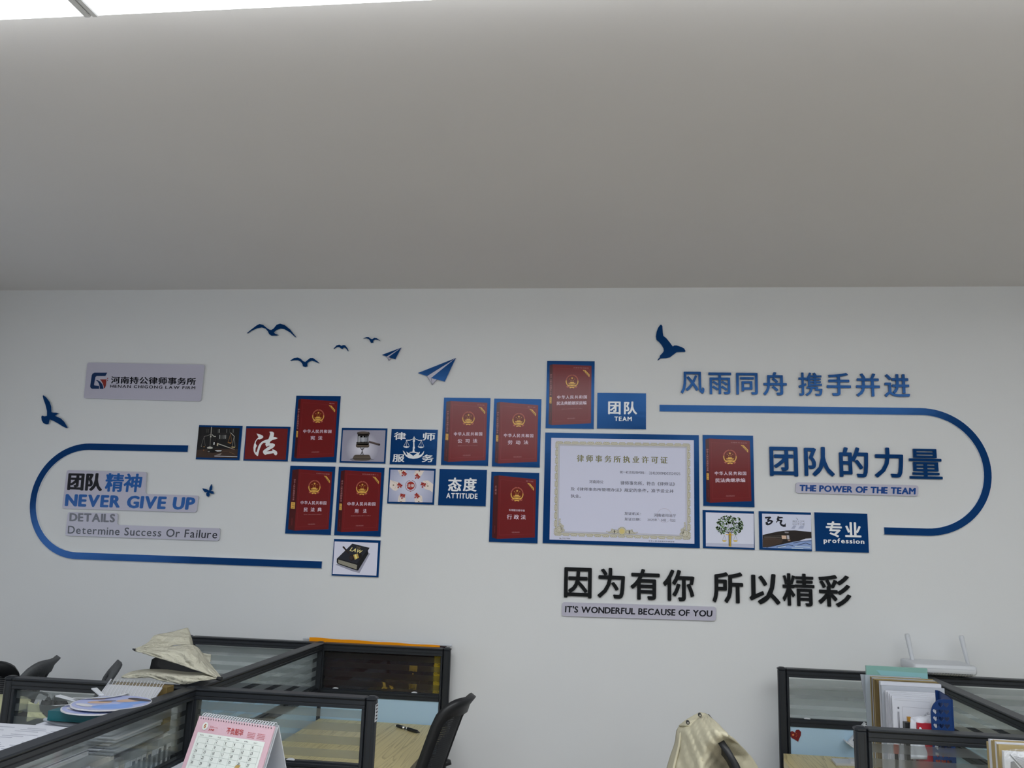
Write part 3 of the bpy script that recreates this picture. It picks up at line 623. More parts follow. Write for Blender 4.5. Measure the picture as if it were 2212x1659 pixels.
# certificate
CR = board_rect(-.292, .3615, .4505+EYE, -.021+EYE)
t = board('framed_certificate', CR, 'large white licence certificate with a scalloped gold border on a blue board', 'certificate', M['blue'])
pap = zL((183, 153), (2007, 184), (2014, 1509), (160, 1455))
b = MB(); b.flat(pap, pr(158, 159, 175, .35), 1); b.build('certificate_paper', t)
oq = zL((240, 197), (1957, 228), (1962, 1456), (220, 1402)); cd, cl = pr(132, 128, 110), pr(156, 153, 143)
O = lambda a, bb: bil(oq, a, bb)
b = MB(); wu, wv = .026, .037
def band(a0, b0, a1, b1, m, layer):
    b.flat([O(a0, b0), O(a1, b0), O(a1, b1), O(a0, b1)], m, layer)
for m_, i0, ly in ((cl, .012, 2),):
    band(i0, i0*1.4, 1-i0, wv*.8, m_, ly); band(i0, 1-wv*.8, 1-i0, 1-i0*1.4, m_, ly); band(i0, i0, wu*.8, 1-i0, m_, ly); band(1-wu*.8, i0, 1-i0, 1-i0, m_, ly)
for n, side in ((17, 0), (17, 1), (12, 2), (12, 3)):
    for i in range(n):
        f = (i+.5)/n; c = O(f, .013) if side == 0 else O(f, .987) if side == 1 else O(.009, f) if side == 2 else O(.991, f)
        rx, rz = (.0158, .0055) if side < 2 else (.0055, .0165)
        b.disc(c, rx, rz, cd, 3, 18).disc(c, rx*.82, rz*.68, cl, 4, 14)
        for s_ in (-1, 0, 1):
            cc = (c[0]+(s_*.0085 if side < 2 else (-.003 if side == 2 else .003)), c[1]+((.003 if side == 0 else -.003) if side < 2 else s_*.0085))
            b.disc(cc, .0042, .0035, cd, 5, 10).disc(cc, .0028, .0022, cl, 6, 8)
for e_ in (.0, .008):
    a0, b0 = wu+.004-e_, wv+.006-e_*1.3
    b.lines([O(a0, b0), O(1-a0, b0), O(1-a0, 1-b0), O(a0, 1-b0), O(a0, b0)], .0011, cd, 7)
c = zL((1087, 1348))[0]
b.disc(c, .0175, .0175, cl, 8, 28).disc(c, .0115, .0115, pr(164, 150, 98), 9, 24)
for i in range(16): b.disc((c[0]+.0158*math.cos(i*PI/8), c[1]+.0158*math.sin(i*PI/8)), .0032, .0024, cd, 9, 8, i*PI/8)
for s_ in (-1, 1):
    for dx, dz, r in ((.026, -.002, .0105), (.036, -.002, .0105), (.046, -.006, .006), (.055, -.006, .004), (.063, -.003, .003), (.041, .006, .004)):
        b.disc((c[0]+s_*dx, c[1]+dz), r, r*.8, cd, 8, 14).disc((c[0]+s_*dx, c[1]+dz), r*.72, r*.55, cl, 9, 12).disc((c[0]+s_*dx, c[1]+dz), r*.3, r*.25, cd, 10, 8)
    q = zL((285, 1328) if s_ < 0 else (1897, 1380))[0]
    for dx, dz, r in ((0, 0, .0145), (.012, .014, .007), (.003, .022, .0065), (.016, -.002, .007), (.000, .034, .005), (.002, .044, .0035), (.011, .005, .006)):
        cc = (q[0]-s_*dx, q[1]+dz)
        b.disc(cc, r, r, cd, 8, 16).disc(cc, r*.8, r*.8, cl, 9, 14).ring(cc, r*.4, r*.55, cd, 10, 12)
b.build('ornate_border', t, label='scalloped pale gold border')
b = MB(); ink = pr(64, 64, 76)
text(b, '律师事务所执业许可证', zL((510, 370), (1672, 395), (1670, 483), (508, 460)), pr(92, 90, 58), 2, wx=.028, wy=.006, space=1.3)
for s_, q, sp_ in (('统一社会信用代码：', [(1060, 573), (1385, 582), (1385, 618), (1060, 609)], 1), ('31410000MD03524925', [(1433, 587), (1832, 597), (1832, 630), (1433, 620)], 1),
                ('河南持公', [(668, 692), (848, 697), (848, 739), (668, 735)], 1), ('律师事务所，符合《律师法》', [(1068, 705), (1765, 722), (1765, 770), (1068, 756)], 1),
                ('及《律师事务所管理办法》规定的条件，准予设立并', [(430, 785), (1750, 812), (1748, 860), (430, 828)], 1), ('执业。', [(430, 873), (562, 880), (562, 922), (430, 918)], 1),
                ('发证机关：', [(1118, 1100), (1330, 1108), (1330, 1146), (1118, 1141)], 1), ('发证日期：', [(1118, 1172), (1330, 1180), (1330, 1216), (1118, 1211)], 1),
                ('河南省司法厅', [(1497, 1121), (1778, 1129), (1778, 1169), (1497, 1163)], 1), ('2025年', [(1413, 1185), (1537, 1188), (1537, 1221), (1413, 1218)], 1),
                ('04月', [(1588, 1190), (1650, 1193), (1650, 1226), (1588, 1224)], 1), ('02日', [(1705, 1193), (1768, 1196), (1768, 1228), (1705, 1226)], 1),
                ('No. 70127898', [(287, 1428), (422, 1434), (422, 1450), (287, 1446)], 1), ('中华人民共和国司法部监制', [(1430, 1462), (1755, 1472), (1755, 1491), (1430, 1483)], 1.2)):
    text(b, s_, zL(*q), ink, 2, wx=.014, space=sp_)
b.build('lettering', t)
MB().ring(zL((1630, 1146))[0], .0283, .0290, pr(128, 110, 118), 3, 48).build('seal', t, label='thin round official stamp')

# white name plates
def rounded(quad, r=.012, only=None):
    pts = []
    n = len(quad)
    for i in range(n):
        p, a, c = Vector(quad[i]), Vector(quad[i-1]), Vector(quad[(i+1) % n])
        u = (a-p).normalized(); w = (c-p).normalized()
        for k_ in range(6):
            f = k_/5; x = p+u*r*(1-f)**2+w*r*f**2; pts.append((x.x, x.y))
    return pts
plate = mat('white_acrylic', disp(138, 136, 148), .3, .4)
def white_plate(name, outline, label, cat='sign'):
    t = thing(name, (outline[0][0], FACE, outline[-1][1]), label, cat)
    MB().prism(rounded(outline), FACE, WALL, plate, mat('acrylic_edge', (.55, .56, .6), .3)).build('plate', t); return t
t = white_plate('sign_plate', zK((70, 25), (2148, 62), (2078, 712), (5, 658)), 'white plate with a G shaped logo and the law firm name')
b = MB(); nb = pr(14, 34, 66); rr = pr(100, 34, 30)
b.flat(zK((200, 205), (425, 205), (392, 266), (240, 266), (218, 278), (190, 420), (202, 432), (280, 440), (282, 492), (160, 492), (135, 480), (122, 455), (125, 420), (150, 250), (168, 220)), nb, 2)
b.flat(zK((218, 335), (255, 338), (300, 365), (337, 410), (352, 450), (357, 492), (292, 492), (290, 450), (275, 395), (248, 355)), nb, 2)
b.flat(zK((292, 325), (390, 325), (410, 345), (402, 430), (385, 470), (364, 490), (362, 450), (345, 395), (318, 350)), rr, 2)
for p in ((403, 325), (432, 306), (430, 340)): x, z = zK(p)[0]; b.flat([(x-.0022, z-.0022), (x+.0022, z-.0022), (x+.0022, z+.0022), (x-.0022, z+.0022)], rr, 2)
b.build('logo', t, label='blue and dark red G shaped logo')
b = MB()
text(b, '河南持公律师事务所', zK((492, 268), (1998, 297), (1990, 424), (485, 398)), pr(16, 16, 22), 2, wx=.03, wy=.02, space=1.02)
text(b, 'HENAN CHIGONG LAW FIRM', zK((480, 418), (1985, 447), (1980, 500), (475, 470)), pr(20, 20, 26), 2, wx=.022, wy=.016, space=1.25)
b.build('lettering', t)
t = white_plate('sign_plate', zB((570, 298), (1252, 315), (1240, 502), (1695, 515), (1675, 660), (528, 625)), 'stepped white plate reading 团队精神 NEVER GIVE UP')
b = MB(); bl = pr(20, 66, 122)
text(b, '团队', zB((583, 318), (882, 325), (870, 480), (572, 468)), pr(18, 18, 23), 2, wx=.05, wy=.03, shear=.02)
text(b, '精神', zB((903, 322), (1220, 330), (1200, 487), (892, 482)), bl, 2, wx=.035, wy=.02, shear=.02)
text(b, 'NEVER GIVE UP', zB((562, 501), (1672, 530), (1655, 640), (552, 607)), bl, 2, wx=.055, wy=.035, shear=.0, space=1.12)
b.build('lettering', t)
t = white_plate('sign_plate', zB((580, 655), (1005, 668), (998, 766), (1880, 795), (1868, 902), (555, 857)), 'stepped white plate reading DETAILS Determine Success Or Failure')
b = MB()
text(b, 'DETAILS', zB((595, 664), (985, 672), (980, 745), (592, 735)), pr(72, 72, 78), 2, wx=.045, wy=.03, space=1.08)  # black letters inked grey, with the glossy reflection haze in the colour
text(b, 'Determine Success Or Failure', zB((582, 772), (1860, 812), (1850, 882), (578, 840)), pr(34, 34, 40), 2, wx=.010, wy=.008, shear=0, space=1.08)
b.build('lettering', t)
t = white_plate('sign_plate', zS((905, 742), (1657, 762), (1655, 828), (903, 808)), 'narrow white plate reading THE POWER OF THE TEAM')
b = MB(); text(b, 'THE POWER OF THE TEAM', zS((928, 757), (1640, 776), (1638, 818), (926, 797)), pr(10, 48, 104), 2, wx=.052, wy=.036, space=1.04); b.build('lettering', t)
t = white_plate('sign_plate', zT((108, 318), (1160, 350), (1158, 447), (105, 413)), "narrow white plate reading IT'S WONDERFUL BECAUSE OF YOU")
b = MB(); text(b, "IT'S WONDERFUL BECAUSE OF YOU", zT((130, 342), (1135, 373), (1133, 419), (127, 388)), pr(18, 18, 24), 2, wx=.034, wy=.024, space=1.03); b.build('lettering', t)

# raised characters
def raised(ch, rect, m, label, group, w=.021, th=.008):
    w = {'量': .010, '精': .014, '携': .010, '彩': .018, '雨': .013}.get(ch, w)
    V, F, E_ = text_xy(ch, w, w, n=8); b = MB()
    f = [bil(rect, v[0], 1-v[1])+(FACE+v[2],) for v in V]
    b.add([(x, y, z) for x, z, y in f], F, m)
    f = [(x, z) for x, z, y in f]
    b.add([(x, FACE+1e-4, z) for x, z in f]+[(x, FACE+th, z) for x, z in f], [(a, c, c+len(f), a+len(f)) for a, c in E_], m)
    return tag(b.build('raised_character'), label, 'letter', group)
NTH = ['first', 'second', 'third', 'fourth', 'fifth', 'sixth', 'seventh', 'eighth']
for nth, ch, q in zip(NTH, '风雨同舟携手并进', ((200, 65, 345, 200), (370, 70, 510, 203), (540, 72, 672, 205), (705, 68, 850, 210), (922, 70, 1067, 213), (1095, 72, 1243, 212), (1275, 75, 1420, 217), (1448, 80, 1603, 220))):
    raised(ch, rect_of(zS, *q), M['blue'], 'blue raised character %s, %s from the left above the right hand band' % (ch, nth), 'upper blue slogan characters', .016)
for nth, ch, q in zip(NTH, '团队的力量', ((745, 525, 918, 705), (957, 525, 1142, 706), (1172, 528, 1350, 712), (1387, 530, 1565, 715), (1600, 538, 1800, 722))):
    raised(ch, rect_of(zS, *q), M['navy'], 'large blue raised character %s, %s from the left inside the right hand band' % (ch, nth), 'large blue slogan characters', .021)
for nth, ch, q in zip(NTH, '因为有你所以精彩', ((122, 82, 310, 290), (350, 85, 537, 293), (575, 92, 775, 303), (797, 98, 1012, 312), (1135, 112, 1345, 325), (1387, 125, 1597, 335), (1613, 123, 1832, 345), (1857, 133, 2082, 351))):
    raised(ch, rect_of(zT, *q), M['black'], 'black raised character %s, %s from the left in the slogan under the certificate' % (ch, nth), 'black slogan characters', .022)

# blue bands
def bandshape(cx, cz, ro, ri, x_top, x_bot, side, label):
    b = MB(); n = 40; outer = []; inner_ = []
    for i in range(n+1):
        a = PI/2+side*PI*i/n
        outer.append((cx+ro*math.cos(a), cz+ro*math.sin(a))); inner_.append((cx+ri*math.cos(a), cz+ri*math.sin(a)))
    outer = [(x_top, cz+ro)]+outer+[(x_bot, cz-ro)]; inner_ = [(x_top, cz+ri)]+inner_+[(x_bot, cz-ri)]
    N = len(outer); front = [(x, FACE, z) for x, z in outer]+[(x, FACE, z) for x, z in inner_]
    b.add(front, [(i, i+1, N+i+1, N+i) for i in range(N-1)], M['blue'])
    for L_ in (outer, inner_): b.add([(x, FACE, z) for x, z in L_]+[(x, WALL, z) for x, z in L_], [(i, i+1, N+i+1, N+i) for i in range(N-1)], M['edge'])
    for j in (0, N-1): b.add([(outer[j][0], FACE, outer[j][1]), (inner_[j][0], FACE, inner_[j][1]), (inner_[j][0], WALL, inner_[j][1]), (outer[j][0], WALL, outer[j][1])], [(0, 1, 2, 3)], M['edge'])
    tag(b.build('wall_band'), label, 'wall decoration')
bandshape(-2.399, .102+EYE, .262, .232, -1.92, -1.252, 1, 'blue band curving round the left side of the display')
bandshape(1.262, .3185+EYE, .2605, .2315, .197, 1.096, -1, 'blue band curving round the right side of the display')

# birds, butterfly, paper planes
def cut(name, pts, label, cat, group=None, m=None):
    return tag(MB().prism(pts, FACE, FACE+.008, m or M['navy'], mat('cut_edge', (.45, .5, .56), .4)).build(name), label, cat, group)
cut('bird_cutout', zA((368, 685), (395, 705), (425, 745), (438, 785), (440, 830), (450, 834), (480, 835), (500, 842), (482, 852), (470, 862), (520, 885), (550, 915), (578, 963), (568, 967), (540, 955), (500, 930), (455, 905), (425, 893), (415, 932), (395, 935), (370, 925), (355, 900), (352, 870), (358, 860), (380, 866), (400, 862), (400, 820), (388, 770), (370, 720), (364, 692)), 'dark blue bird cut-out at the far left under the law firm plate', 'wall decoration', 'bird cut-outs')
cut('bird_cutout', zC((130, 157), (175, 120), (215, 90), (240, 78), (270, 86), (305, 115), (325, 127), (340, 129), (358, 118), (385, 85), (415, 75), (455, 88), (500, 125), (553, 192), (540, 188), (500, 150), (450, 122), (420, 118), (385, 130), (362, 150), (372, 162), (400, 172), (385, 178), (340, 178), (322, 165), (310, 140), (290, 118), (260, 108), (220, 115), (175, 135), (140, 157)), 'largest gull cut-out, wings spread, above the booklets', 'wall decoration', 'bird cut-outs')
cut('bird_cutout', zC((500, 390), (535, 368), (565, 364), (590, 375), (610, 395), (630, 402), (650, 385), (672, 368), (695, 368), (725, 390), (750, 411), (742, 413), (710, 398), (685, 392), (660, 402), (648, 415), (648, 440), (630, 446), (610, 440), (605, 420), (590, 400), (565, 388), (530, 388), (505, 394)), 'medium gull cut-out, lowest of the small flock', 'wall decoration', 'bird cut-outs')
cut('bird_cutout', zC((870, 290), (895, 262), (920, 254), (940, 266), (952, 258), (970, 260), (990, 285), (1000, 311), (992, 308), (975, 285), (960, 278), (948, 292), (935, 288), (920, 275), (900, 275), (880, 289)), 'smallest gull cut-out, in the middle of the flock', 'wall decoration', 'bird cut-outs')
cut('bird_cutout', zC((1123, 203), (1150, 190), (1170, 190), (1190, 205), (1200, 208), (1220, 196), (1240, 200), (1272, 223), (1245, 214), (1225, 212), (1210, 222), (1210, 238), (1190, 240), (1183, 225), (1172, 208), (1150, 200)), 'small gull cut-out just above the small paper plane', 'wall decoration', 'bird cut-outs')
cut('bird_cutout', zH((1793, 122), (1810, 140), (1812, 180), (1815, 225), (1822, 265), (1860, 295), (1905, 350), (1940, 398), (1960, 385), (1990, 385), (2050, 405), (2085, 425), (2102, 458), (2090, 468), (2050, 468), (1990, 470), (1950, 500), (1905, 535), (1860, 545), (1800, 548), (1785, 550), (1755, 573), (1747, 570), (1775, 535), (1778, 515), (1815, 475), (1828, 455), (1825, 425), (1800, 380), (1765, 340), (1735, 315), (1728, 270), (1738, 210), (1755, 165), (1775, 135)), 'dark blue swooping bird cut-out left of the upper blue slogan', 'wall decoration', 'bird cut-outs')
cut('butterfly_cutout', zA((1725, 1480), (1760, 1487), (1785, 1500), (1787, 1475), (1803, 1444), (1812, 1465), (1810, 1490), (1796, 1503), (1820, 1506), (1826, 1528), (1802, 1526), (1788, 1518), (1790, 1540), (1778, 1555), (1762, 1545), (1758, 1525), (1770, 1512), (1748, 1515), (1735, 1500)), 'small blue butterfly cut-out right of the NEVER GIVE UP plate', 'wall decoration')
def plane(z, sil, wings, fold, lns, label, k):
    t = thing('paper_plane_cutout', (z(sil[0])[0][0], FACE, z(sil[-1])[0][1]), label, 'wall decoration', 'paper plane cut-outs')
    MB().prism(z(*sil), FACE, FACE+.008, plate).build('backing', t)
    b = MB()
    for w in wings: b.flat(z(*w), M['blue'], 1)
    b.build('wing', t)
    b = MB()
    for l_ in lns: b.lines(z(*l_), k, pr(22, 30, 50), 2)
    b.build('outline', t)
plane(zC, [(1590, 497), (1915, 368), (1820, 570), (1752, 552), (1713, 597), (1666, 523)], [[(1590, 497), (1915, 368), (1668, 523)], [(1915, 368), (1820, 570), (1703, 540)]], None,
      [[(1668, 523), (1713, 595), (1703, 540)], [(1713, 595), (1752, 552)], [(1668, 523), (1890, 385)]], 'larger paper plane cut-out, right of the small one', .0013)
plane(zC, [(1283, 342), (1450, 280), (1398, 380), (1365, 368), (1343, 391), (1323, 357)], [[(1283, 342), (1450, 280), (1325, 356)], [(1450, 280), (1398, 380), (1338, 362)]], None,
      [[(1325, 356), (1343, 390), (1340, 362)], [(1343, 390), (1362, 369)]], 'smaller paper plane cut-out, beside the small gull', .0011)

# ================================================================== WORKSTATIONS
KL = KF                                      # desk things face the lamps more than the wall does
TP = EYE-.461                                # top of the desk partitions
DZ = .74                                     # desk height
GT, GB = TP-.031, TP-.181                    # glass, top and bottom
def axis(ax, c):
    return (lambda s, t, z: (s, c+t, z)) if ax == 'x' else (lambda s, t, z: (c+t, s, z))
def partition(label, ax, c, s0, s1, clips=(), group='desk partitions'):
    A = axis(ax, c); bx = lambda mb, a, b, m, bev=0: mb.box(A(*a), A(*b), m, bev)
    t = thing('desk_partition', A((s0+s1)/2, 0, .02), label, 'partition', group)
    f, g = M['frame'], M['framed']
    b = MB(); bx(b, (s0, -.019, TP-.031), (s1, .019, TP-.0225), f, .001); bx(b, (s0, -.0175, TP-.0225), (s1, .0175, TP-.0205), g)
    bx(b, (s0, -.019, TP-.0205), (s1, .019, TP-.009), f, .001); bx(b, (s0, -.017, TP-.009), (s1, .017, TP-.007), g)
    bx(b, (s0, -.022, TP-.007), (s1, .022, TP), f, .0025); b.build('top_rail', t)
    for a0, a1 in ((s0, s0+.008), (s1-.008, s1)):
        b = MB(); bx(b, (a0, -.017, .1), (a1, .017, TP-.031), f, .001); b.build('side_rail', t)
    b = MB(); bx(b, (s0+.008, -.017, GB-.028), (s1-.008, .017, GB-.0155), f, .001); bx(b, (s0+.008, -.0155, GB-.0155), (s1-.008, .0155, GB-.0135), g)
    bx(b, (s0+.008, -.017, GB-.0135), (s1-.008, .017, GB-.004), f, .001); bx(b, (s0+.008, -.008, GB-.004), (s1-.008, .008, GB), f); b.build('middle_rail', t)
    b = MB(); bx(b, (s0+.008, -.002, GB), (s1-.008, .002, GT), M['clear']); b.build('glass_pane', t, label='clear glass with frosted stripes')
    for k in range(4):
        z1 = GT-.007-.0362*k; b = MB(); b.add([A(s0+.0085, -.0026, z1-.022), A(s1-.0085, -.0026, z1-.022), A(s1-.0085, -.0026, z1), A(s0+.0085, -.0026, z1)], [(0, 1, 2, 3)], M['frost']); b.build('frosted_stripe', t)
    b = MB(); bx(b, (s0+.008, -.011, .1), (s1-.008, .011, GB-.028), M['fabric']); b.build('fabric_panel', t, label='light blue fabric panel')
    b = MB(); bx(b, (s0, -.017, .02), (s1, .017, .1), f, .001); b.build('base_rail', t)
    for q in clips:
        pts = [(q+.012*math.cos(a), GB+.005*math.sin(a)) for a in [PI*i/8 for i in range(9)]]
        b = MB(); vs = [A(u, -.0095, v) for u, v in pts]+[A(u, -.003, v) for u, v in pts]
        b.add(vs, [tuple(range(9)), tuple(range(9, 18))]+[(i, i+1, i+10, i+9) for i in range(8)], M['whitep']); b.build('glass_clip', t, label='white glass clip')
    return t
def post(x, y, label):
    t = thing('partition_post', (x, y, 0), label, 'post', 'partition posts'); f, g = M['frame'], M['framed']; w = .0145
    b = MB().box((x-w, y-w, 0), (x+w, y+w, TP-.006), f, .004)
    for dx in (-.007, .007):
        b.box((x+dx-.0012, y-w-.0004, .02), (x+dx+.0012, y+w+.0004, TP-.012), g); b.box((x-w-.0004, y+dx-.0012, .02), (x+w+.0004, y+dx+.0012, TP-.012), g)
    b.build('post_body', t)
    c = MB(); r0, r1 = w+.002, w-.006; ring = lambda r, z, q: [(x+sx*(r if k == 0 else r*q), y+sy*(r*q if k == 0 else r), z) for sx, sy, k in ((1, 1, 0), (1, 1, 1), (-1, 1, 1), (-1, 1, 0), (-1, -1, 0), (-1, -1, 1), (1, -1, 1), (1, -1, 0))]
    c.grid([ring(r0, TP-.006, .6), ring(r0, TP-.001, .6), ring(r1, TP+.0035, .6)], f, True); c.add(ring(r1, TP+.0035, .6), [tuple(range(8))], f)
    c.build('post_cap', t); return t
LX, RX = -1.215, 1.168
hw = .0155
YF, YN, YC = 3.548, 2.447, 1.36
partition('partition along the wall at far left, glass over light blue fabric, behind the beige bag', 'x', YF, -1.80+hw, LX-hw)
partition('partition along the wall with a dark pennant behind its glass', 'x', YF, LX+hw, -.672-hw, clips=(-1.135, -.80))
partition('cross partition at far left in front of the black chairs', 'x', YN, -1.79+hw, LX-hw)
partition('cross partition behind the pink calendar', 'x', YN, LX+hw, -.675-hw, clips=(-.90,))
partition('spine partition running from the wall to the beige bag', 'y', LX, YN+hw, YF-hw)
partition('nearest spine partition on the left, rising diagonally beside the paper pile', 'y', LX, YC+hw, YN-hw)
for p in (((-1.80), YF, 'post at the left end of the left wall partition'), (LX, YF, 'post where the left spine partition meets the wall side'), (-.672, YF, 'post at the right end of the pennant partition'),
          (-1.79, YN, 'post at the left end of the far left cross partition'), (LX, YN, 'post at the left crossing, under the beige bag'), (-.675, YN, 'free end post right of the pink calendar'), (LX, YC, 'post at the near end of the left spine partition')): post(*p)
YR, YQ = 3.462, 2.412
partition('right hand wall partition with a red heart sticker', 'x', YR, .652+hw, RX-hw, clips=(.74,))
partition('wall partition farthest right, past the router', 'x', YR, RX+hw, 1.72)
partition('right hand spine partition running down to the right', 'y', RX, YQ+hw, YR-hw)
partition('cross partition in front of the blue file rack', 'x', YQ, .650+hw, RX-hw)
partition('cross partition at the right edge of the picture', 'x', YQ, RX+hw, 1.70)
for p in ((.652, YR, 'post at the left end of the right hand wall partition'), (RX, YR, 'post under the white router'), (.650, YQ, 'free end post left of the blue file rack'), (RX, YQ, 'post at the near end of the right hand spine partition')): post(*p)
pt = [o for o in bpy.data.objects if o.get('label') == 'free end post right of the pink calendar'][0]
b = MB().box((-.675+.0147, YN-.012, TP-.065), (-.675+.0157, YN+.014, TP-.018), M['whitep'])
for i in range(5): b.box((-.675+.0157, YN-.008, TP-.06+i*.009), (-.675+.0161, YN+.009-.003*(i % 2), TP-.0565+i*.009), M['framed'])
b.build('barcode_sticker', pt, label='white sticker with dark marks')

def desk(label, x0, x1, y0, y1, cham=None):
    t = thing('desk', ((x0+x1)/2, (y0+y1)/2, 0), label, 'desk', 'desks'); z0, z1 = DZ-.025, DZ
    pts = cham or [(x0, y0), (x1, y0), (x1, y1), (x0, y1)]; n = len(pts)
    b = MB(); b.poly([(p[0], p[1], z1) for p in pts], M['desk']).poly([(p[0], p[1], z0) for p in pts], M['desk'])
    b.add([(p[0], p[1], z1) for p in pts]+[(p[0], p[1], z0) for p in pts], [(i, (i+1) % n, n+(i+1) % n, n+i) for i in range(n)], M['desk']); b.build('desktop', t)
    for xx in (x0+.08, x1-.08):
        for yy in (y0+.06, y1-.06): MB().box((xx-.018, yy-.018, 0), (xx+.018, yy+.018, z0), M['frame']).build('leg', t)
    return t
desk('light wood desk with a black pen on it, behind the calendar', -1.19, -.655, YN+.024, YF-.024)
desk('light wood desk under the pink calendar', -1.19, -.655, YC, YN-.024)
desk('desk under the pile of papers and fans', -1.80, -1.24, YC, YN-.024)
desk('light wood desk under the green folder and file rack', .622, 1.144, YQ+.022, YR-.022, [(.622, YQ+.022), (1.144, YQ+.022), (1.144, 3.41), (.641, 3.41), (.641, 3.39), (.622, 3.31)])
desk('desk under the kraft folders at the right edge', .622, 1.144, 1.4, YQ-.022)
desk('desk right of the right hand spine partition', 1.19, 1.7, YQ+.022, YR-.022)

# ------------------------------------------------------------------ pennant behind the glass
PY = 3.585
t = thing('pennant', (-.93, PY, .76), 'dark red velvet pennant with gold characters, hanging between wall and partition', 'pennant')
b = MB(); rows = []
for i in range(9):
    z = .55+(TP+.003-.55)*i/8; rows.append([(-1.212+.53*j/30, PY+.003*math.sin(j*.8)+.002*math.sin(j*.37+i), z) for j in range(31)])
b.grid(rows, M['maroon']); solid(b.build('cloth', t), .002)
a0, a1 = P(670, 1378, PY), P(951, 1396, PY)
b = MB(); rows = []
for k in range(3):
    rows.append([(a0.x+(a1.x-a0.x)*j/24, PY-.006+.0015*math.sin(j*1.3), TP-.004+(a0.z+.003+(a1.z-a0.z)*j/24-TP+.004)*k/2+.0012*math.sin(j*.9)) for j in range(25)])
b.grid(rows, M['orange']); solid(b.build('orange_edging', t, label='orange cloth edging along the top'), .006)
MB().tube([(P(655, 1378, PY).x, PY, TP+.008), (P(976, 1397, PY).x, PY, TP+.008)], .0045, M['whitep'], 10).build('rod', t, label='white hanging rod')
rf = random.Random(5); b = MB(); fx0, fx1, fz1, fz0 = P(938, 1413, 3.575).x, P(957, 1413, 3.575).x, P(945, 1413, 3.575).z, P(945, 1500, 3.575).z
for i in range(260):
    z = rf.uniform(fz0, fz1); x = rf.uniform(fx0, fx0+.006); y = 3.576-rf.uniform(0, .004)
    b.tube([(x, y, z), (x+.012, y-.002, z-rf.uniform(-.004, .012)), (x+rf.uniform(.02, .034), y, z-rf.uniform(-.004, .016))], .0007, M['yellow'], 3, False)
tag(b.build('fringe', t, label='yellow fringe'), kind='stuff')
b = MB(); py_ = lambda pts: [(P(x, y, 3.577).x, P(x, y, 3.577).z) for x, y in pts]
text(b, '赠', py_([(884, 1437), (902, 1438), (901, 1451), (883, 1450)]), M['gold'], 0, wx=.006, wy=.004, base=3.577)
text(b, '河', py_([(883, 1477), (901, 1478), (900, 1490), (882, 1489)]), M['gold'], 0, wx=.006, wy=.004, base=3.577)
for p in ((892, 1455.5), (892, 1460.5)): c = py_([p])[0]; b.disc(c, .0022, .0022, M['gold'], 0, base=3.577)
for w in ([(826, 1473), (833, 1475), (833, 1483), (838, 1486), (835, 1488), (829, 1487), (824, 1488), (828, 1481)], [(841, 1480), (848, 1483), (851, 1487), (846, 1489), (842, 1486)]): b.flat(py_(w), M['gold'], 0, base=3.577)
b.build('lettering', t, label='gold characters')

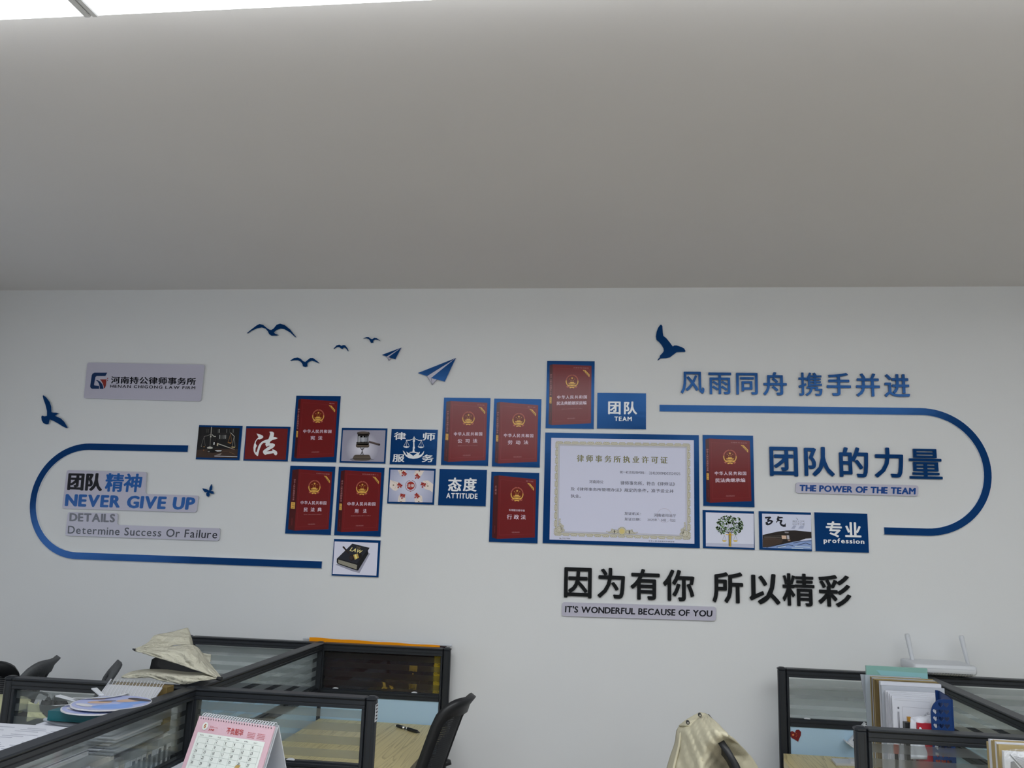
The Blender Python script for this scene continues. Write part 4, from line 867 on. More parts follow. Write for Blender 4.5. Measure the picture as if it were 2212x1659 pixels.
# ------------------------------------------------------------------ office chairs
def chair(label, bx, by, ang, piping=None, group='office chairs', hgt=.965, wd=.20, curve=.075):
    """bx,by: middle of the backrest top; ang: direction the sitter faces"""
    t = thing('office_chair', (0, 0, 0), label, 'chair', group); fm = piping or M['blackp']
    def S(u, v, off=0):                       # u -1..1 across, v 0..1 up the back
        x = wd*u; z = .50+(hgt-.50)*v
        y = -.20+curve*abs(u)**2.2-.15*v**1.2+.035*math.sin(v*PI)*0+(.0 if v < .86 else -.012*((v-.86)/.14))+off
        return (x, y, z)
    def rr(w, h, r, n=8, c=.5):
        pts = []
        for cx_, cy_, a in ((w-r, h-r, 0), (-(w-r), h-r, 90), (-(w-r), -(h-r), 180), (w-r, -(h-r), 270)):
            for i in range(n+1): q = math.radians(a+90*i/n); pts.append((cx_+r*math.cos(q), cy_+r*math.sin(q)))
        return pts
    def dens(p, k=3):
        o = []
        for i in range(len(p)):
            a, c = p[i], p[(i+1) % len(p)]; m_ = max(1, int(math.hypot(c[0]-a[0], c[1]-a[1])/.06)); o += [(a[0]+(c[0]-a[0])*j/m_, a[1]+(c[1]-a[1])*j/m_) for j in range(m_)]
        return o
    N = 72
    def loop(u, v0, v1, r):                  # r in metres
        H_ = hgt-.50; w, h = u*wd, (v1-v0)/2*H_; p = [(a_/wd, b_/H_) for a_, b_ in rr(w, h, r)]; L = [0]
        for i in range(len(p)): L.append(L[-1]+math.hypot(p[(i+1) % len(p)][0]-p[i][0], p[(i+1) % len(p)][1]-p[i][1]))
        o = []; j = 0
        for k in range(N):
            s_ = L[-1]*k/N
            while L[j+1] < s_: j += 1
            f = (s_-L[j])/max(1e-9, L[j+1]-L[j]); a, c = p[j], p[(j+1) % len(p)]
            o.append((a[0]+(c[0]-a[0])*f, (v0+v1)/2+a[1]+(c[1]-a[1])*f))
        return o
    out, inn = loop(1, 0, 1, .05), loop(.76, .08, .89, .03)
    b = MB(); b.grid([[S(*p) for p in out], [S((p[0]+q[0])/2, (p[1]+q[1])/2, .006) for p, q in zip(out, inn)], [S(*q) for q in inn]], fm, True)
    o = b.build('backrest_frame', t, True); solid(o, .018)
    b = MB(); b.grid([[S(-.79+1.58*j/12, .05+.855*i/14, .004) for j in range(13)] for i in range(15)], M['mesh']); b.build('mesh_panel', t, True, label='see-through black mesh')
    b = MB(); b.tube([(0, -.24, .6), (0, -.25, .5), (0, -.2, .42), (0, -.05, .41)], [.022, .025, .025, .03], M['blackp']); b.build('back_support', t, True)
    b = MB(); rows = []
    for zz, sc in ((.405, .86), (.42, .98), (.445, 1), (.462, .95), (.468, .6), (.469, .05)):
        rows.append([(.235*sc*(abs(math.cos(a))**.5)*(1 if math.cos(a) > 0 else -1), .03+.22*sc*(abs(math.sin(a))**.5)*(1 if math.sin(a) > 0 else -1), zz) for a in [2*PI*i/32 for i in range(32)]])
    b.grid(rows, M['blackp'], True); b.add(rows[0], [tuple(range(32))], M['blackp']); b.build('seat', t, True)
    for s in (-1, 1):
        a_ = MB(); a_.tube([(s*.19, .0, .42), (s*.235, -.01, .44), (s*.245, -.08, .60), (s*.245, -.11, .672)], [.014, .016, .014, .014], M['blackp'])
        arm = a_.build('armrest', t, True)
        p = MB(); rows = []
        for k, (zz, sc) in enumerate(((.672, .8), (.680, 1), (.693, .95), (.700, .6), (.701, .05))):
            rows.append([(s*.245+.034*sc*math.cos(a), -.11+.09*sc*math.sin(a), zz) for a in [2*PI*i/20 for i in range(20)]])
        p.grid(rows, M['blackp'], True); p.add(rows[0], [tuple(range(20))], M['blackp']); p.build('arm_pad', arm, True)
    MB().tube([(0, 0, .08), (0, 0, .41)], .026, M['steel'], 12).build('gas_column', t, True)
    for k in range(5):
        a = 2*PI*k/5+.3; lg = MB().tube([(0, 0, .10), (.26*math.cos(a), .26*math.sin(a), .068)], [.03, .018], M['blackp'])
        leg = lg.build('base_arm', t, True); cx_, cy_ = .26*math.cos(a), .26*math.sin(a)
        MB().tube([(cx_-.018*math.sin(a), cy_+.018*math.cos(a), .0285), (cx_+.018*math.sin(a), cy_-.018*math.cos(a), .0285)], .0285, M['blackp'], 14).build('caster', leg)
    loc_top = Matrix.Rotation(ang, 3, 'Z') @ Vector((0, -.35, 0))
    t.rotation_euler = (0, 0, ang); t.location = (bx-loc_top.x, by-loc_top.y, 0); return t
ca, cb = Q(953, 1526, .958), Q(1015, 1499, .958)
dv = (cb-ca); chair('black mesh office chair at the wooden desk, right of the pennant partition', (ca.x+cb.x)/2+.035, (ca.y+cb.y)/2+.02, math.atan2(dv.y, dv.x), wd=dv.length/2*.86, curve=.045)
chair('black office chair with the beige jacket over its back', .30, 2.69, -PI/2, hgt=.965, curve=.02)
q = Q(112, 1424, .965); chair('office chair with grey piping, nearest behind the far left cross partition', q.x, q.y, 2.22-.38, M['grayp'], wd=.13, curve=.04)
q = Q(252, 1436, .955); chair('office chair seen edge on, left of the beige bag', q.x, q.y, 2.16, M['grayp'], wd=.08, curve=.0)
q = Q(5, 1434, .965); chair('black office chair cut by the left edge of the picture', q.x-.12, q.y, .15, wd=.13)

# ------------------------------------------------------------------ soft things
def noise3(x, y, s=0): return math.sin(x*12.9+s)*math.cos(y*9.7-s*1.7)*.5+math.sin(x*27.1-y*19.3+s*2.1)*.3+math.sin(x*51+y*43+s)*.2
def sheet(b, rows, m, nu=28, nv=20, amp=.004, seed=0, pick=True):
    R_ = [[P(*p) if pick else Vector(p) for p in r] for r in rows]
    def cr(p, t):
        n = len(p)-1; x = t*n; i = min(int(x), n-1); f = x-i
        p0, p1, p2, p3 = p[max(i-1, 0)], p[i], p[i+1], p[min(i+2, n)]
        lin_ = p1*(1-f)+p2*f; cub = .5*((2*p1)+(p2-p0)*f+(2*p0-5*p1+4*p2-p3)*f*f+(3*p1-p0-3*p2+p3)*f**3)
        return lin_*.5+cub*.5
    g = []
    for j in range(nv+1):
        v = j/nv; row = []
        for i in range(nu+1):
            u = i/nu; c = cr([cr(r, u) for r in R_], v); e = min(u, 1-u, v, 1-v)*8
            c = c+Vector((0, -1, .3))*amp*noise3(u*1.3, v*1.1, seed)*min(1, e+.15); row.append(tuple(c))
        g.append(row)
    return b.grid(g, m)
# beige bag lying open on the crossing
t = thing('cloth_bag', P(390, 1478, 2.5), 'crumpled beige cloth bag lying open on top of the left partitions', 'bag')
b = MB()
sheet(b, [[(291, 1403, 2.50), (318, 1390, 2.56), (334, 1373, 2.62), (370, 1366, 2.66), (403, 1357, 2.68), (406, 1358, 2.69)],
          [(291, 1403.5, 2.495), (325, 1394, 2.54), (350, 1386, 2.60), (383, 1381, 2.60), (408, 1372, 2.65), (412, 1374, 2.68)],
          [(292, 1404, 2.49), (325, 1401, 2.535), (355, 1398, 2.57), (382, 1393, 2.59), (410, 1392, 2.60), (417, 1394, 2.66)]], M['cloth'], 34, 20, .006, 1)
solid(b.build('upper_flap', t, True), .003)
b = MB()
sheet(b, [[(291, 1403, 2.49), (330, 1400, 2.52), (370, 1397, 2.53), (411, 1392.5, 2.54), (428, 1400, 2.56), (452, 1432, 2.56), (478, 1464, 2.50)],
          [(292, 1404, 2.488), (328, 1408, 2.47), (365, 1410, 2.465), (402, 1412, 2.46), (425, 1422, 2.47), (448, 1444, 2.49), (477, 1466, 2.49)],
          [(293, 1406, 2.487), (322, 1415, 2.46), (355, 1425, 2.45), (390, 1436, 2.45), (418, 1446, 2.455), (446, 1455, 2.46), (474, 1467, 2.485)]], M['cloth'], 44, 24, .007, 4)
solid(b.build('front_flap', t, True), .003)
b = MB()
sheet(b, [[(262, 1462, 2.50), (285, 1451, 2.55), (320, 1446, 2.57), (360, 1447, 2.57), (400, 1452, 2.55), (445, 1455, 2.52), (470, 1464, 2.49)],
          [(264, 1463, 2.49), (288, 1458, 2.50), (320, 1455, 2.48), (360, 1458, 2.46), (400, 1463, 2.45), (440, 1461, 2.46), (469, 1466, 2.48)],
          [(268, 1464, 2.49), (298, 1464, 2.49), (325, 1464, 2.47), (350, 1471, 2.46), (400, 1478, 2.45), (436, 1470, 2.45), (467, 1467, 2.475)]], M['cloth'], 44, 24, .006, 9)
solid(b.build('lower_flap', t, True), .003)
b = MB()
sheet(b, [[(328, 1424, 2.60), (345, 1416, 2.62), (380, 1400, 2.64), (430, 1402, 2.66), (470, 1462, 2.56)], [(322, 1450, 2.60), (350, 1455, 2.62), (390, 1460, 2.62), (430, 1462, 2.6), (468, 1466, 2.54)]], M['blackp'], 20, 6, .003, 2)
b.build('lining', t, True, label='black inside of the bag')
b = MB(); sheet(b, [[(436, 1410, 2.62), (455, 1414, 2.60)], [(446, 1428, 2.60), (455, 1423, 2.60)], [(450, 1434, 2.58), (454, 1430, 2.6)]], M['cloth'], 8, 8, .003, 6); solid(b.build('back_corner', t, True), .003)
b = MB().tube([P(287, 1402, 2.49), P(292, 1404, 2.485)], [.002, .004], M['blackp'], 8).tube([P(469, 1465, 2.475), P(479, 1467, 2.475)], [.005, .006], M['framed'], 10); b.build('piping_end', t)

# beige jacket over the chair
t = thing('jacket', P(1530, 1659, 2.7), 'beige cotton jacket hung over the back of a black office chair', 'jacket')
ro = .13
b = MB()
sheet(b, [[(1502, 1552, 2.86), (1508, 1547, 2.83), (1515, 1544, 2.81), (1522, 1543, 2.80), (1528, 1546, 2.80), (1531, 1549, 2.82)],
          [(1478, 1566, 2.80), (1490, 1564, 2.75), (1505, 1560, 2.71), (1522, 1557, 2.68), (1538, 1560, 2.64), (1551, 1566, 2.64)],
          [(1464, 1578, 2.78), (1480, 1580, 2.70), (1500, 1580, 2.64), (1524, 1577, 2.57), (1548, 1581, 2.50), (1573, 1589, 2.50)],
          [(1461, 1600, 2.78), (1478, 1602, 2.69), (1500, 1602, 2.61), (1521, 1601, 2.55), (1552, 1604, 2.515), (1594, 1604, 2.60)],
          [(1453, 1630, 2.78), (1472, 1632, 2.68), (1500, 1632, 2.60), (1524, 1631, 2.55), (1560, 1632, 2.60), (1618, 1630, 2.68)],
          [(1444, 1662, 2.78), (1466, 1664, 2.67), (1500, 1664, 2.59), (1522, 1664, 2.55), (1570, 1662, 2.64), (1639, 1662, 2.70)],
          [(1430, 1740, 2.78), (1460, 1744, 2.67), (1500, 1744, 2.59), (1525, 1744, 2.56), (1585, 1740, 2.68), (1660, 1740, 2.72)]], M['denim'], 48, 60, .013, 3)
o = b.build('body', t, True); solid(o, .008)
b = MB()
sheet(b, [[(1513, 1540, 2.79), (1522, 1543, 2.77), (1530, 1549, 2.78)], [(1497, 1548, 2.77), (1506, 1553, 2.74), (1512, 1557, 2.74)], [(1482, 1557, 2.76), (1492, 1561, 2.72), (1500, 1566, 2.72)], [(1467, 1569, 2.78), (1480, 1568, 2.72), (1493, 1567, 2.71)]], M['denim'], 16, 24, .003, 8)
solid(b.build('collar', t, True), .006)
for p in ((1512, 1545), (1486, 1561)):
    c = P(p[0], p[1], 2.715); MB().tube([c+Vector((0, .012, 0)), c-Vector((0, .003, 0))], .0052, M['framed'], 16).tube([c-Vector((0, .003, 0)), c-Vector((0, .0045, 0))], .003, M['steel'], 12).build('snap_button', t, label='dark metal snap')
b = MB()
sheet(b, [[(1467, 1570, 2.78), (1474, 1576, 2.74)], [(1462, 1585, 2.77), (1470, 1590, 2.72)], [(1460, 1604, 2.77), (1468, 1608, 2.70)], [(1450, 1632, 2.77), (1462, 1634, 2.69)], [(1441, 1664, 2.77), (1455, 1666, 2.68)], [(1428, 1740, 2.77), (1448, 1742, 2.68)]], M['denim'], 6, 40, .003, 5)
solid(b.build('front_placket', t, True), .006)
def lump(b, c, r, m, seed=0, n=18, amp=.12, flat=.0):
    rows = []
    for j in range(n+1):
        th = PI*j/n; row = []
        for i in range(n*2):
            a = 2*PI*i/(n*2); k = 1+amp*noise3(a/2.2, th, seed)
            row.append((c[0]+r[0]*k*math.sin(th)*math.cos(a), c[1]+r[1]*k*math.sin(th)*math.sin(a), c[2]+r[2]*k*math.cos(th)))
        rows.append(row)
    return b.grid(rows, m, True)
c = Q(8, 1512, .87); cream = mat('cream_cloth', disp(184, 184, 150), .9, .1, bump=(60, .3, .004)); navyc = mat('navy_denim', disp(16, 30, 62), .9, .1, bump=(80, .3, .003))
b = MB(); lump(b, (c.x-.03, c.y+.02, .845), (.10, .10, .034), cream, 2); tag(b.build('folded_shirt', smooth=True), 'cream cloth lying on dark blue trousers at the left edge', 'clothing')
b = MB(); lump(b, (c.x-.045, c.y+.02, .63), (.10, .10, .172), navyc, 5); tag(b.build('trousers', smooth=True), 'dark blue trousers hanging under the cream cloth at the left edge', 'clothing')
b = MB(); c = P(115, 1520, 2.80); lump(b, (c.x, 2.80, .68), (.115, .07, .215), mat('black_nylon', (.022, .024, .028), .55, bump=(40, .5, .006)), 7, amp=.2); 
t = tag(b.build('backpack', smooth=True), 'black soft bag seen through the far left cross partition glass', 'bag')
MB().tube([P(62, 1503, 2.74), P(70, 1497, 2.74), P(90, 1496, 2.74), P(103, 1502, 2.74)], .004, M['grayp'], 6).build('strap', t, True)
b = MB(); c = P(70, 1550, 2.62); sheet(b, [[(62, 1514, 2.73), (78, 1522, 2.72), (84, 1515, 2.73)], [(60, 1540, 2.72), (76, 1538, 2.71), (86, 1535, 2.72)], [(58, 1560, 2.71), (80, 1552, 2.70), (104, 1555, 2.71)]], cream, 14, 16, .006, 3)
o = b.build('yellow_cloth', smooth=True); solid(o, .004); tag(o, 'pale yellow cloth corner behind the far left cross partition glass', 'clothing')

# ------------------------------------------------------------------ paper pile, books and fans on the left desk
rp = random.Random(11)
XW = LX-.026
def pbox(b, x0, x1, y0, y1, z0, z1, m, rot=0):
    cx_, cy_ = (x0+x1)/2, (y0+y1)/2; R_ = lambda x, y: (cx_+(x-cx_)*math.cos(rot)-(y-cy_)*math.sin(rot), cy_+(x-cx_)*math.sin(rot)+(y-cy_)*math.cos(rot))
    q = [R_(x0, y0), R_(x1, y0), R_(x1, y1), R_(x0, y1)]
    return b.add([(x, y, z0) for x, y in q]+[(x, y, z1) for x, y in q], [(0, 1, 2, 3), (4, 5, 6, 7), (0, 1, 5, 4), (1, 2, 6, 5), (2, 3, 7, 6), (3, 0, 4, 7)], m)
t = thing('paper_pile', (-1.40, 1.83, DZ), 'tall pile of printed papers beside the nearest left spine partition', 'papers')
z = DZ; n = 22
for i in range(n):
    h = (1.003-DZ)/n; m_ = [M['paper'], M['paper2'], M['paper']][i % 3]
    pbox(b := MB(), -1.545+rp.uniform(-.012, .012), XW-.022+rp.uniform(-.01, .008), 1.60+rp.uniform(-.02, .02), 2.045+rp.uniform(-.015, .012), z, z+h*.86, m_, rp.uniform(-.02, .02)); b.build('paper_bundle', t); z += h
b = MB(); ink_ = mat('grey_print', disp(150, 152, 162), .8)
for i in range(26):
    y = 1.63+i*.0155; 
    for seg in range(3):
        x0 = -1.52+seg*.085+rp.uniform(0, .02); w = rp.uniform(.02, .07)
        if rp.random() < .75: pbox(b, x0, min(x0+w, XW-.04), y, y+.0026, z-.0018, z-.0008, ink_)
b.build('printed_text', t)
# upright white books against the spine partition
for i in range(13):
    y0 = 2.075+i*.0262; h = .175+rp.uniform(-.02, .012); c_ = rp.choice([(196, 198, 204), (176, 180, 186), (150, 154, 160), (204, 204, 206), (186, 182, 174)])
    m_ = mat('book_cover', disp(*c_), .5)
    t = thing('book', (XW-.08, y0+.011, DZ), '%s upright pale book from the near end, behind the left spine glass' % ['first', 'second', 'third', 'fourth', 'fifth', 'sixth', 'seventh', 'eighth', 'ninth', 'tenth', 'eleventh', 'twelfth', 'thirteenth'][i], 'book', 'pale books behind the left spine glass')
    MB().box((XW-.15, y0, DZ), (XW-.004, y0+.0215, DZ+h), m_, .0012).build('cover', t)
    MB().box((XW-.004, y0+.004, DZ+h*.55), (XW-.0034, y0+.0175, DZ+h*.85), pr(120, 122, 128)).build('spine_label', t)
zt = DZ+.19
t = thing('paper_ream', (-1.33, 2.24, zt), 'curled stack of papers under the teal binder', 'papers'); 
for i in range(9):
    rows = []; z0 = zt+i*.0078
    for k in range(2):
        rows.append([(-1.452+.012*math.sin(i*1.7)+(XW-.0+1.452)*j/10, 2.105+(.22*k)+.004*math.sin(i), z0+(.010*(1-j/3)**2 if j < 3 else 0)*math.sin(i*.9+.5)**2) for j in range(11)])
    b = MB().grid(rows, M['paper'] if i % 2 else M['paper2']); solid(b.build('sheet_bundle', t, True), .006)
zb = zt+.073
t = thing('binder', (-1.33, 2.23, zb), 'teal binder lying on papers under the picture fans', 'binder')
teal = mat('teal_cover', disp(22, 84, 92), .35)
MB().box((-1.425, 2.10, zb), (XW, 2.255, zb+.003), teal).box((-1.425, 2.10, zb+.021), (XW, 2.255, zb+.024), teal).box((-1.425, 2.1005, zb+.003), (XW, 2.104, zb+.021), teal).build('cover', t)
MB().box((-1.42, 2.105, zb+.003), (XW-.003, 2.25, zb+.021), M['paper2']).build('pages', t)
zf = zb+.0245
def fan(label, cx_, cy_, z, hx, hy, r=.098):
    t = thing('hand_fan', (cx_, cy_, z), label, 'hand fan', 'picture hand fans')
    rim = mat('fan_rim', disp(196, 196, 200), .4); blue_ = mat('fan_blue', disp(110, 146, 208), .35, vary=(28, .25)); lil = mat('fan_lilac', disp(158, 166, 204), .35, vary=(34, .2)); skn = mat('fan_peach', disp(190, 158, 134), .35); dkh = mat('fan_dark', disp(52, 44, 52), .4)
    ell = lambda rx, ry, zz, ox=0, oy=0, n_=36, rot=0: [(cx_+ox+rx*math.cos(2*PI*i/n_)*math.cos(rot)-ry*math.sin(2*PI*i/n_)*math.sin(rot), cy_+oy+rx*math.cos(2*PI*i/n_)*math.sin(rot)+ry*math.sin(2*PI*i/n_)*math.cos(rot), zz) for i in range(n_)]
    b = MB(); b.grid([ell(r, r, z), ell(r, r, z+.003)], rim, True); b.add(ell(r, r, z+.003), [tuple(range(36))], rim); b.add(ell(r, r, z), [tuple(range(36))], rim); b.build('fan_disc', t)
    b = MB(); f = lambda *a, m: b.add(ell(*a), [tuple(range(36))], m)
    b.add(ell(r*.965, r*.965, z+.0033), [tuple(range(36))], lil)
    for i, (rx, ry, ox, oy, ro_, m) in enumerate(((.05, .03, .03, -.045, .4, blue_), (.045, .025, .055, .02, 1.2, blue_), (.03, .017, -.03, -.005, .3, skn), (.034, .020, .03, .035, .5, skn), (.04, .014, .048, .052, -.3, dkh), (.022, .007, -.02, .012, .4, dkh), (.02, .008, -.058, .03, .2, skn), (.03, .012, -.045, -.05, -.4, rim))):
        b.add(ell(rx, ry, z+.0034+.0001*i, ox, oy, 20, ro_), [tuple(range(20))], m)
    b.build('printed_picture', t, label='blue and lilac printed picture')
    b = MB(); d = Vector((hx-cx_, hy-cy_, 0)).normalized(); s_ = Vector((-d.y, d.x, 0)); e0 = Vector((cx_, cy_, z+.006))+d*(r*.55); e1 = Vector((hx, hy, z+.012))
    for w0, w1, p0, p1 in ((.006, .0075, e0+d*(r*.42), e1),):
        b.add([p0-s_*w0, p0+s_*w0, p1+s_*w1, p1-s_*w1]+[v+Vector((0, 0, .003)) for v in (p0-s_*w0, p0+s_*w0, p1+s_*w1, p1-s_*w1)], [(0, 1, 2, 3), (4, 5, 6, 7), (0, 1, 5, 4), (1, 2, 6, 5), (2, 3, 7, 6), (3, 0, 4, 7)], M['whitep'])
    y0 = e0+d*(r*.42)
    arc = [y0+s_*(.07*k)-d*(.035*(1-k*k)-.0) for k in (-1, -.6, -.25, 0, .25, .6, 1)]
    b.grid([[tuple(v-d*.008+Vector((0, 0, .001))) for v in arc], [tuple(v+d*.010) for v in arc]], M['whitep']); b.build('fan_handle', t, label='white plastic handle')
h1 = Q(126, 1497, zf+.02)
fan('lower picture fan with its handle pointing left', -1.318, 2.165, zf, h1.x, h1.y)
h2 = Q(203, 1489, zf+.02)
fan('upper picture fan with its short handle pointing to the back', -1.300, 2.175, zf+.009, h2.x, h2.y)
# ruled pad on a kraft box
t = thing('carton', (-1.36, 2.40, zt), 'small kraft carton behind the fans, under the ruled clear pad', 'box')
k0, k1 = P(240, 1466, 2.34), P(386, 1480, 2.34)
MB().box((k0.x, 2.345, zt), (XW, 2.385, k0.z-.016), M['kraftd'], .001).build('carton_body', t)
t = thing('ruled_pad', (k0.x, 2.34, k0.z-.06), 'white pad with diagonal clear ruling leaning behind the picture fans', 'pad')
pl = lambda a, c: (k0.x+.002+(XW-k0.x-.004)*a, 2.262+.078*c, k0.z-.052+.048*c)
b = MB(); b.add([pl(0, 0), pl(1, 0), pl(1, .8), pl(0, .8)], [(0, 1, 2, 3)], M['paper']); solid(b.build('sheet', t), .003)
b = MB(); b.add([tuple(Vector(pl(x, y))+Vector((0, -.003, .003))) for x, y in ((0, 0), (1, 0), (1, 1), (0, 1))], [(0, 1, 2, 3)], glass('clear_plastic', (.95, .95, .94), .18, .1, .8, (.7, .7, .66))); b.build('clear_cover', t)
b = MB()
for i in range(18):
    a = -.05+i*.062; b.tube([Vector(pl(min(1, max(0, a)), 1))+Vector((0, -.004, .004)), Vector(pl(min(1, max(0, a+.09)), 0))+Vector((0, -.004, .004))], .0007, M['paper'], 4)
b.build('ruling', t)
# boxes seen through the near glass
x_ = LX-.035
def sidebox(name, label, cat, px0, px1, ztop, m, m2=None, dep=.16, part='box_body'):
    a, c = PX(px0, 1640, x_), PX(px1, 1640, x_); t = thing(name, (x_-dep/2, (a.y+c.y)/2, DZ), label, cat)
    MB().box((x_-dep, min(a.y, c.y), DZ), (x_, max(a.y, c.y), ztop), m, .002).build(part, t)
    return t, min(a.y, c.y), max(a.y, c.y)

# ------------------------------------------------------------------ calendar
TLc, TRc = P(431, 1546, 2.14), P(594, 1569, 2.058)
U_ = (TRc-TLc); wC = U_.length; U_.normalize(); Nn = Vector((U_.y, -U_.x, 0)).normalized()   # towards the camera
if Nn.y > 0: Nn = -Nn
Dn = (Vector((0, 0, -1))*math.cos(.36)+Nn*math.sin(.36)).normalized(); Fn = U_.cross(Dn).normalized()
if Fn.y > 0: Fn = -Fn
hC = .142
t = thing('desk_calendar', TLc+U_*wC/2+Dn*hC-Vector((0, 0, .02)), 'pink June desk calendar with white spiral standing before the glass', 'calendar')
CP = lambda a, c, o=0: TLc+U_*(wC*a)+Dn*(hC*c)+Fn*o
def cq_(b, a0, c0, a1, c1, m, o): return b.add([CP(a0, c0, o), CP(a1, c0, o), CP(a1, c1, o), CP(a0, c1, o)], [(0, 1, 2, 3)], m)
pk, cw = mat('pink_card', disp(196, 164, 175), .6, vary=(9, .07)), mat('calendar_white', disp(206, 212, 208), .6)
b = MB(); b.add([CP(0, 0, 0), CP(1, 0, 0), CP(1, .97, 0), CP(0, .97, 0), CP(0, 0, -.003), CP(1, 0, -.003), CP(1, .97, -.003), CP(0, .97, -.003)], [(0, 1, 2, 3), (4, 5, 6, 7), (0, 1, 5, 4), (1, 2, 6, 5), (2, 3, 7, 6), (3, 0, 4, 7)], pk); b.build('page', t, label='pink June page')
bk = Vector((0, 0, -1))*math.cos(.36)-Nn*math.sin(.36); DB = bk.normalized()
b = MB()
for k, (o, w_) in enumerate(((-.004, 1.0), (-.007, .995), (-.012, 1.0))):
    f0 = TLc+Fn*o; q_ = [f0, f0+U_*wC*w_, f0+U_*wC*w_+Dn*(hC*1.05), f0+Dn*(hC*1.05)]
    b.add(q_+[v+Fn*-.0012 for v in q_], [(0, 1, 2, 3), (4, 5, 6, 7), (0, 1, 5, 4), (1, 2, 6, 5), (2, 3, 7, 6), (3, 0, 4, 7)], M['whitep'])
f0 = TLc-Nn*.012; q_ = [f0, f0+U_*wC, f0+U_*wC+DB*(hC*1.05), f0+DB*(hC*1.05)]
b.add(q_+[v-Nn*.002 for v in q_], [(0, 1, 2, 3), (4, 5, 6, 7), (0, 1, 5, 4), (1, 2, 6, 5), (2, 3, 7, 6), (3, 0, 4, 7)], M['whitep'])
g0 = TLc+Dn*(hC*1.05); g1 = f0+DB*(hC*1.05)
b.add([g0, g0+U_*wC, g1+U_*wC, g1], [(0, 1, 2, 3)], M['whitep']); b.build('stand', t, label='white card stand')
b = MB(); cq_(b, .055, .265, .94, .955, cw, .0006); b.build('date_field', t, label='white date field')
b = MB(); gl_ = mat('grid_line', disp(150, 160, 156), .7)
for i in range(8): a = .085+.118*i; cq_(b, a, .34, a+.0022, .94 if i < 4 else .80, gl_, .0009)
for j in range(6): c_ = .335+.093*j if j < 5 else .80; cq_(b, .085, c_, .911 if j < 5 else .44, c_+.003, gl_, .0009)
cq_(b, .085, .90, .44, .903, gl_, .0009)
b.build('grid', t)
b = MB(); dk_ = mat('date_ink', disp(70, 72, 74), .7); rdk = mat('red_ink', disp(168, 52, 48), .7)
def ct(body, a0, c0, a1, c1, m, o=.0011, **kw):
    V, F, _ = text_xy(body, **kw); b.add([CP(a0+(a1-a0)*v[0], c1+(c0-c1)*v[1], o+v[2]) for v in V], F, m)
d = 1
for j in range(5):
    for i in range(7):
        if j == 0 and i == 0: continue
        if d > 30: break
        a = .098+.118*i; c_ = .355+.093*j; w_ = .016 if d < 10 else .03
        ct(str(d), a, c_, a+w_, c_+.042, dk_, wx=.02, wy=.01); ct('初二' if d % 3 else '廿四', a, c_+.05, a+.028, c_+.062, gl_); d += 1
for i, s_ in enumerate(('SUN', 'MON', 'TUE', 'WED', 'THU', 'FRI', 'SAT')): ct(s_, .10+.118*i, .295, .145+.118*i, .312, dk_)
for p in ((.6, .09), (.72, .105)): pass
n_ = 20
b.add([CP(.125+.037*math.cos(2*PI*i/n_), .155+.065*math.sin(2*PI*i/n_), .001) for i in range(n_)], [tuple(range(n_))], cw)
ct('6', .112, .118, .138, .192, mat('brown_ink', disp(160, 92, 40), .7), .0015, wx=.06, wy=.05)
ct('JUNE', .185, .185, .26, .218, rdk, wx=.03, wy=.03, shear=.15); ct('2026', .19, .14, .24, .165, rdk); ct('PROGRESS', .245, .152, .30, .163, rdk)
ct('不负韶华', .42, .12, .64, .225, rdk, wx=.01, wy=.01, shear=-.12)
for x0 in (.70, .825):
    for j in range(4):
        for i in range(7): cq_(b, x0+.014*i, .15+.025*j, x0+.014*i+.007, .15+.025*j+.011, rdk, .001)
ct('<', .945, .0, .946, .001, dk_)
b.add([CP(.68, .68, .0013), CP(.735, .675, .0013), CP(.72, .72, .0013), CP(.665, .725, .0013)], [(0, 1, 2, 3)], mat('tan_icon', disp(168, 140, 84), .7))
b.add([CP(.50, .855, .0013), CP(.525, .83, .0013), CP(.55, .855, .0013), CP(.525, .885, .0013)], [(0, 1, 2, 3)], rdk)
for i in range(8):
    x0 = .585+.021*i+(.02 if i > 3 else 0); b.add([CP(x0+.009*math.cos(2*PI*k/10), .865+.018*math.sin(2*PI*k/10), .0013) for k in range(10)], [tuple(range(10))], mat('icon_brown', disp(176, 120, 84), .7))
b.build('print', t)
b = MB()
for i in range(28):
    a = .035+.93*i/27; c0_ = CP(a, .035, .001)
    b.add([c0_+U_*(.0012*math.cos(2*PI*k/8))+Dn*(.0022*math.sin(2*PI*k/8)) for k in range(8)], [tuple(range(8))], M['framed'])
b.build('punched_hole', t)['kind'] = 'stuff'
b = MB()
for i in range(28):
    a = .035+.93*i/27+.004; c0_ = TLc+U_*(wC*a)-Nn*.007+Vector((0, 0, -.001))
    b.tube([c0_+Nn*(.0085*math.cos(q_))+Vector((0, 0, 1))*(.0075*math.sin(q_))+U_*(.0022*math.sin(q_)) for q_ in [-.3+3.7*k/9 for k in range(10)]], .0011, M['whitep'], 5)
o = b.build('spiral', t, True, label='white spiral binding'); o['kind'] = 'stuff'
zc = min(v.z for v in (TLc+Dn*(hC*1.05), TRc+Dn*(hC*1.05)))
t = thing('carton', (-.95, 2.08, DZ), 'white carton under the pink calendar', 'box')
MB().box((-1.13, 1.94, DZ), (-.74, 2.26, zc-.004), M['paper'], .002).build('carton_body', t); MB().box((-1.13, 2.06, zc-.004), (-.74, 2.10, zc-.0036), M['kraft']).build('tape', t)

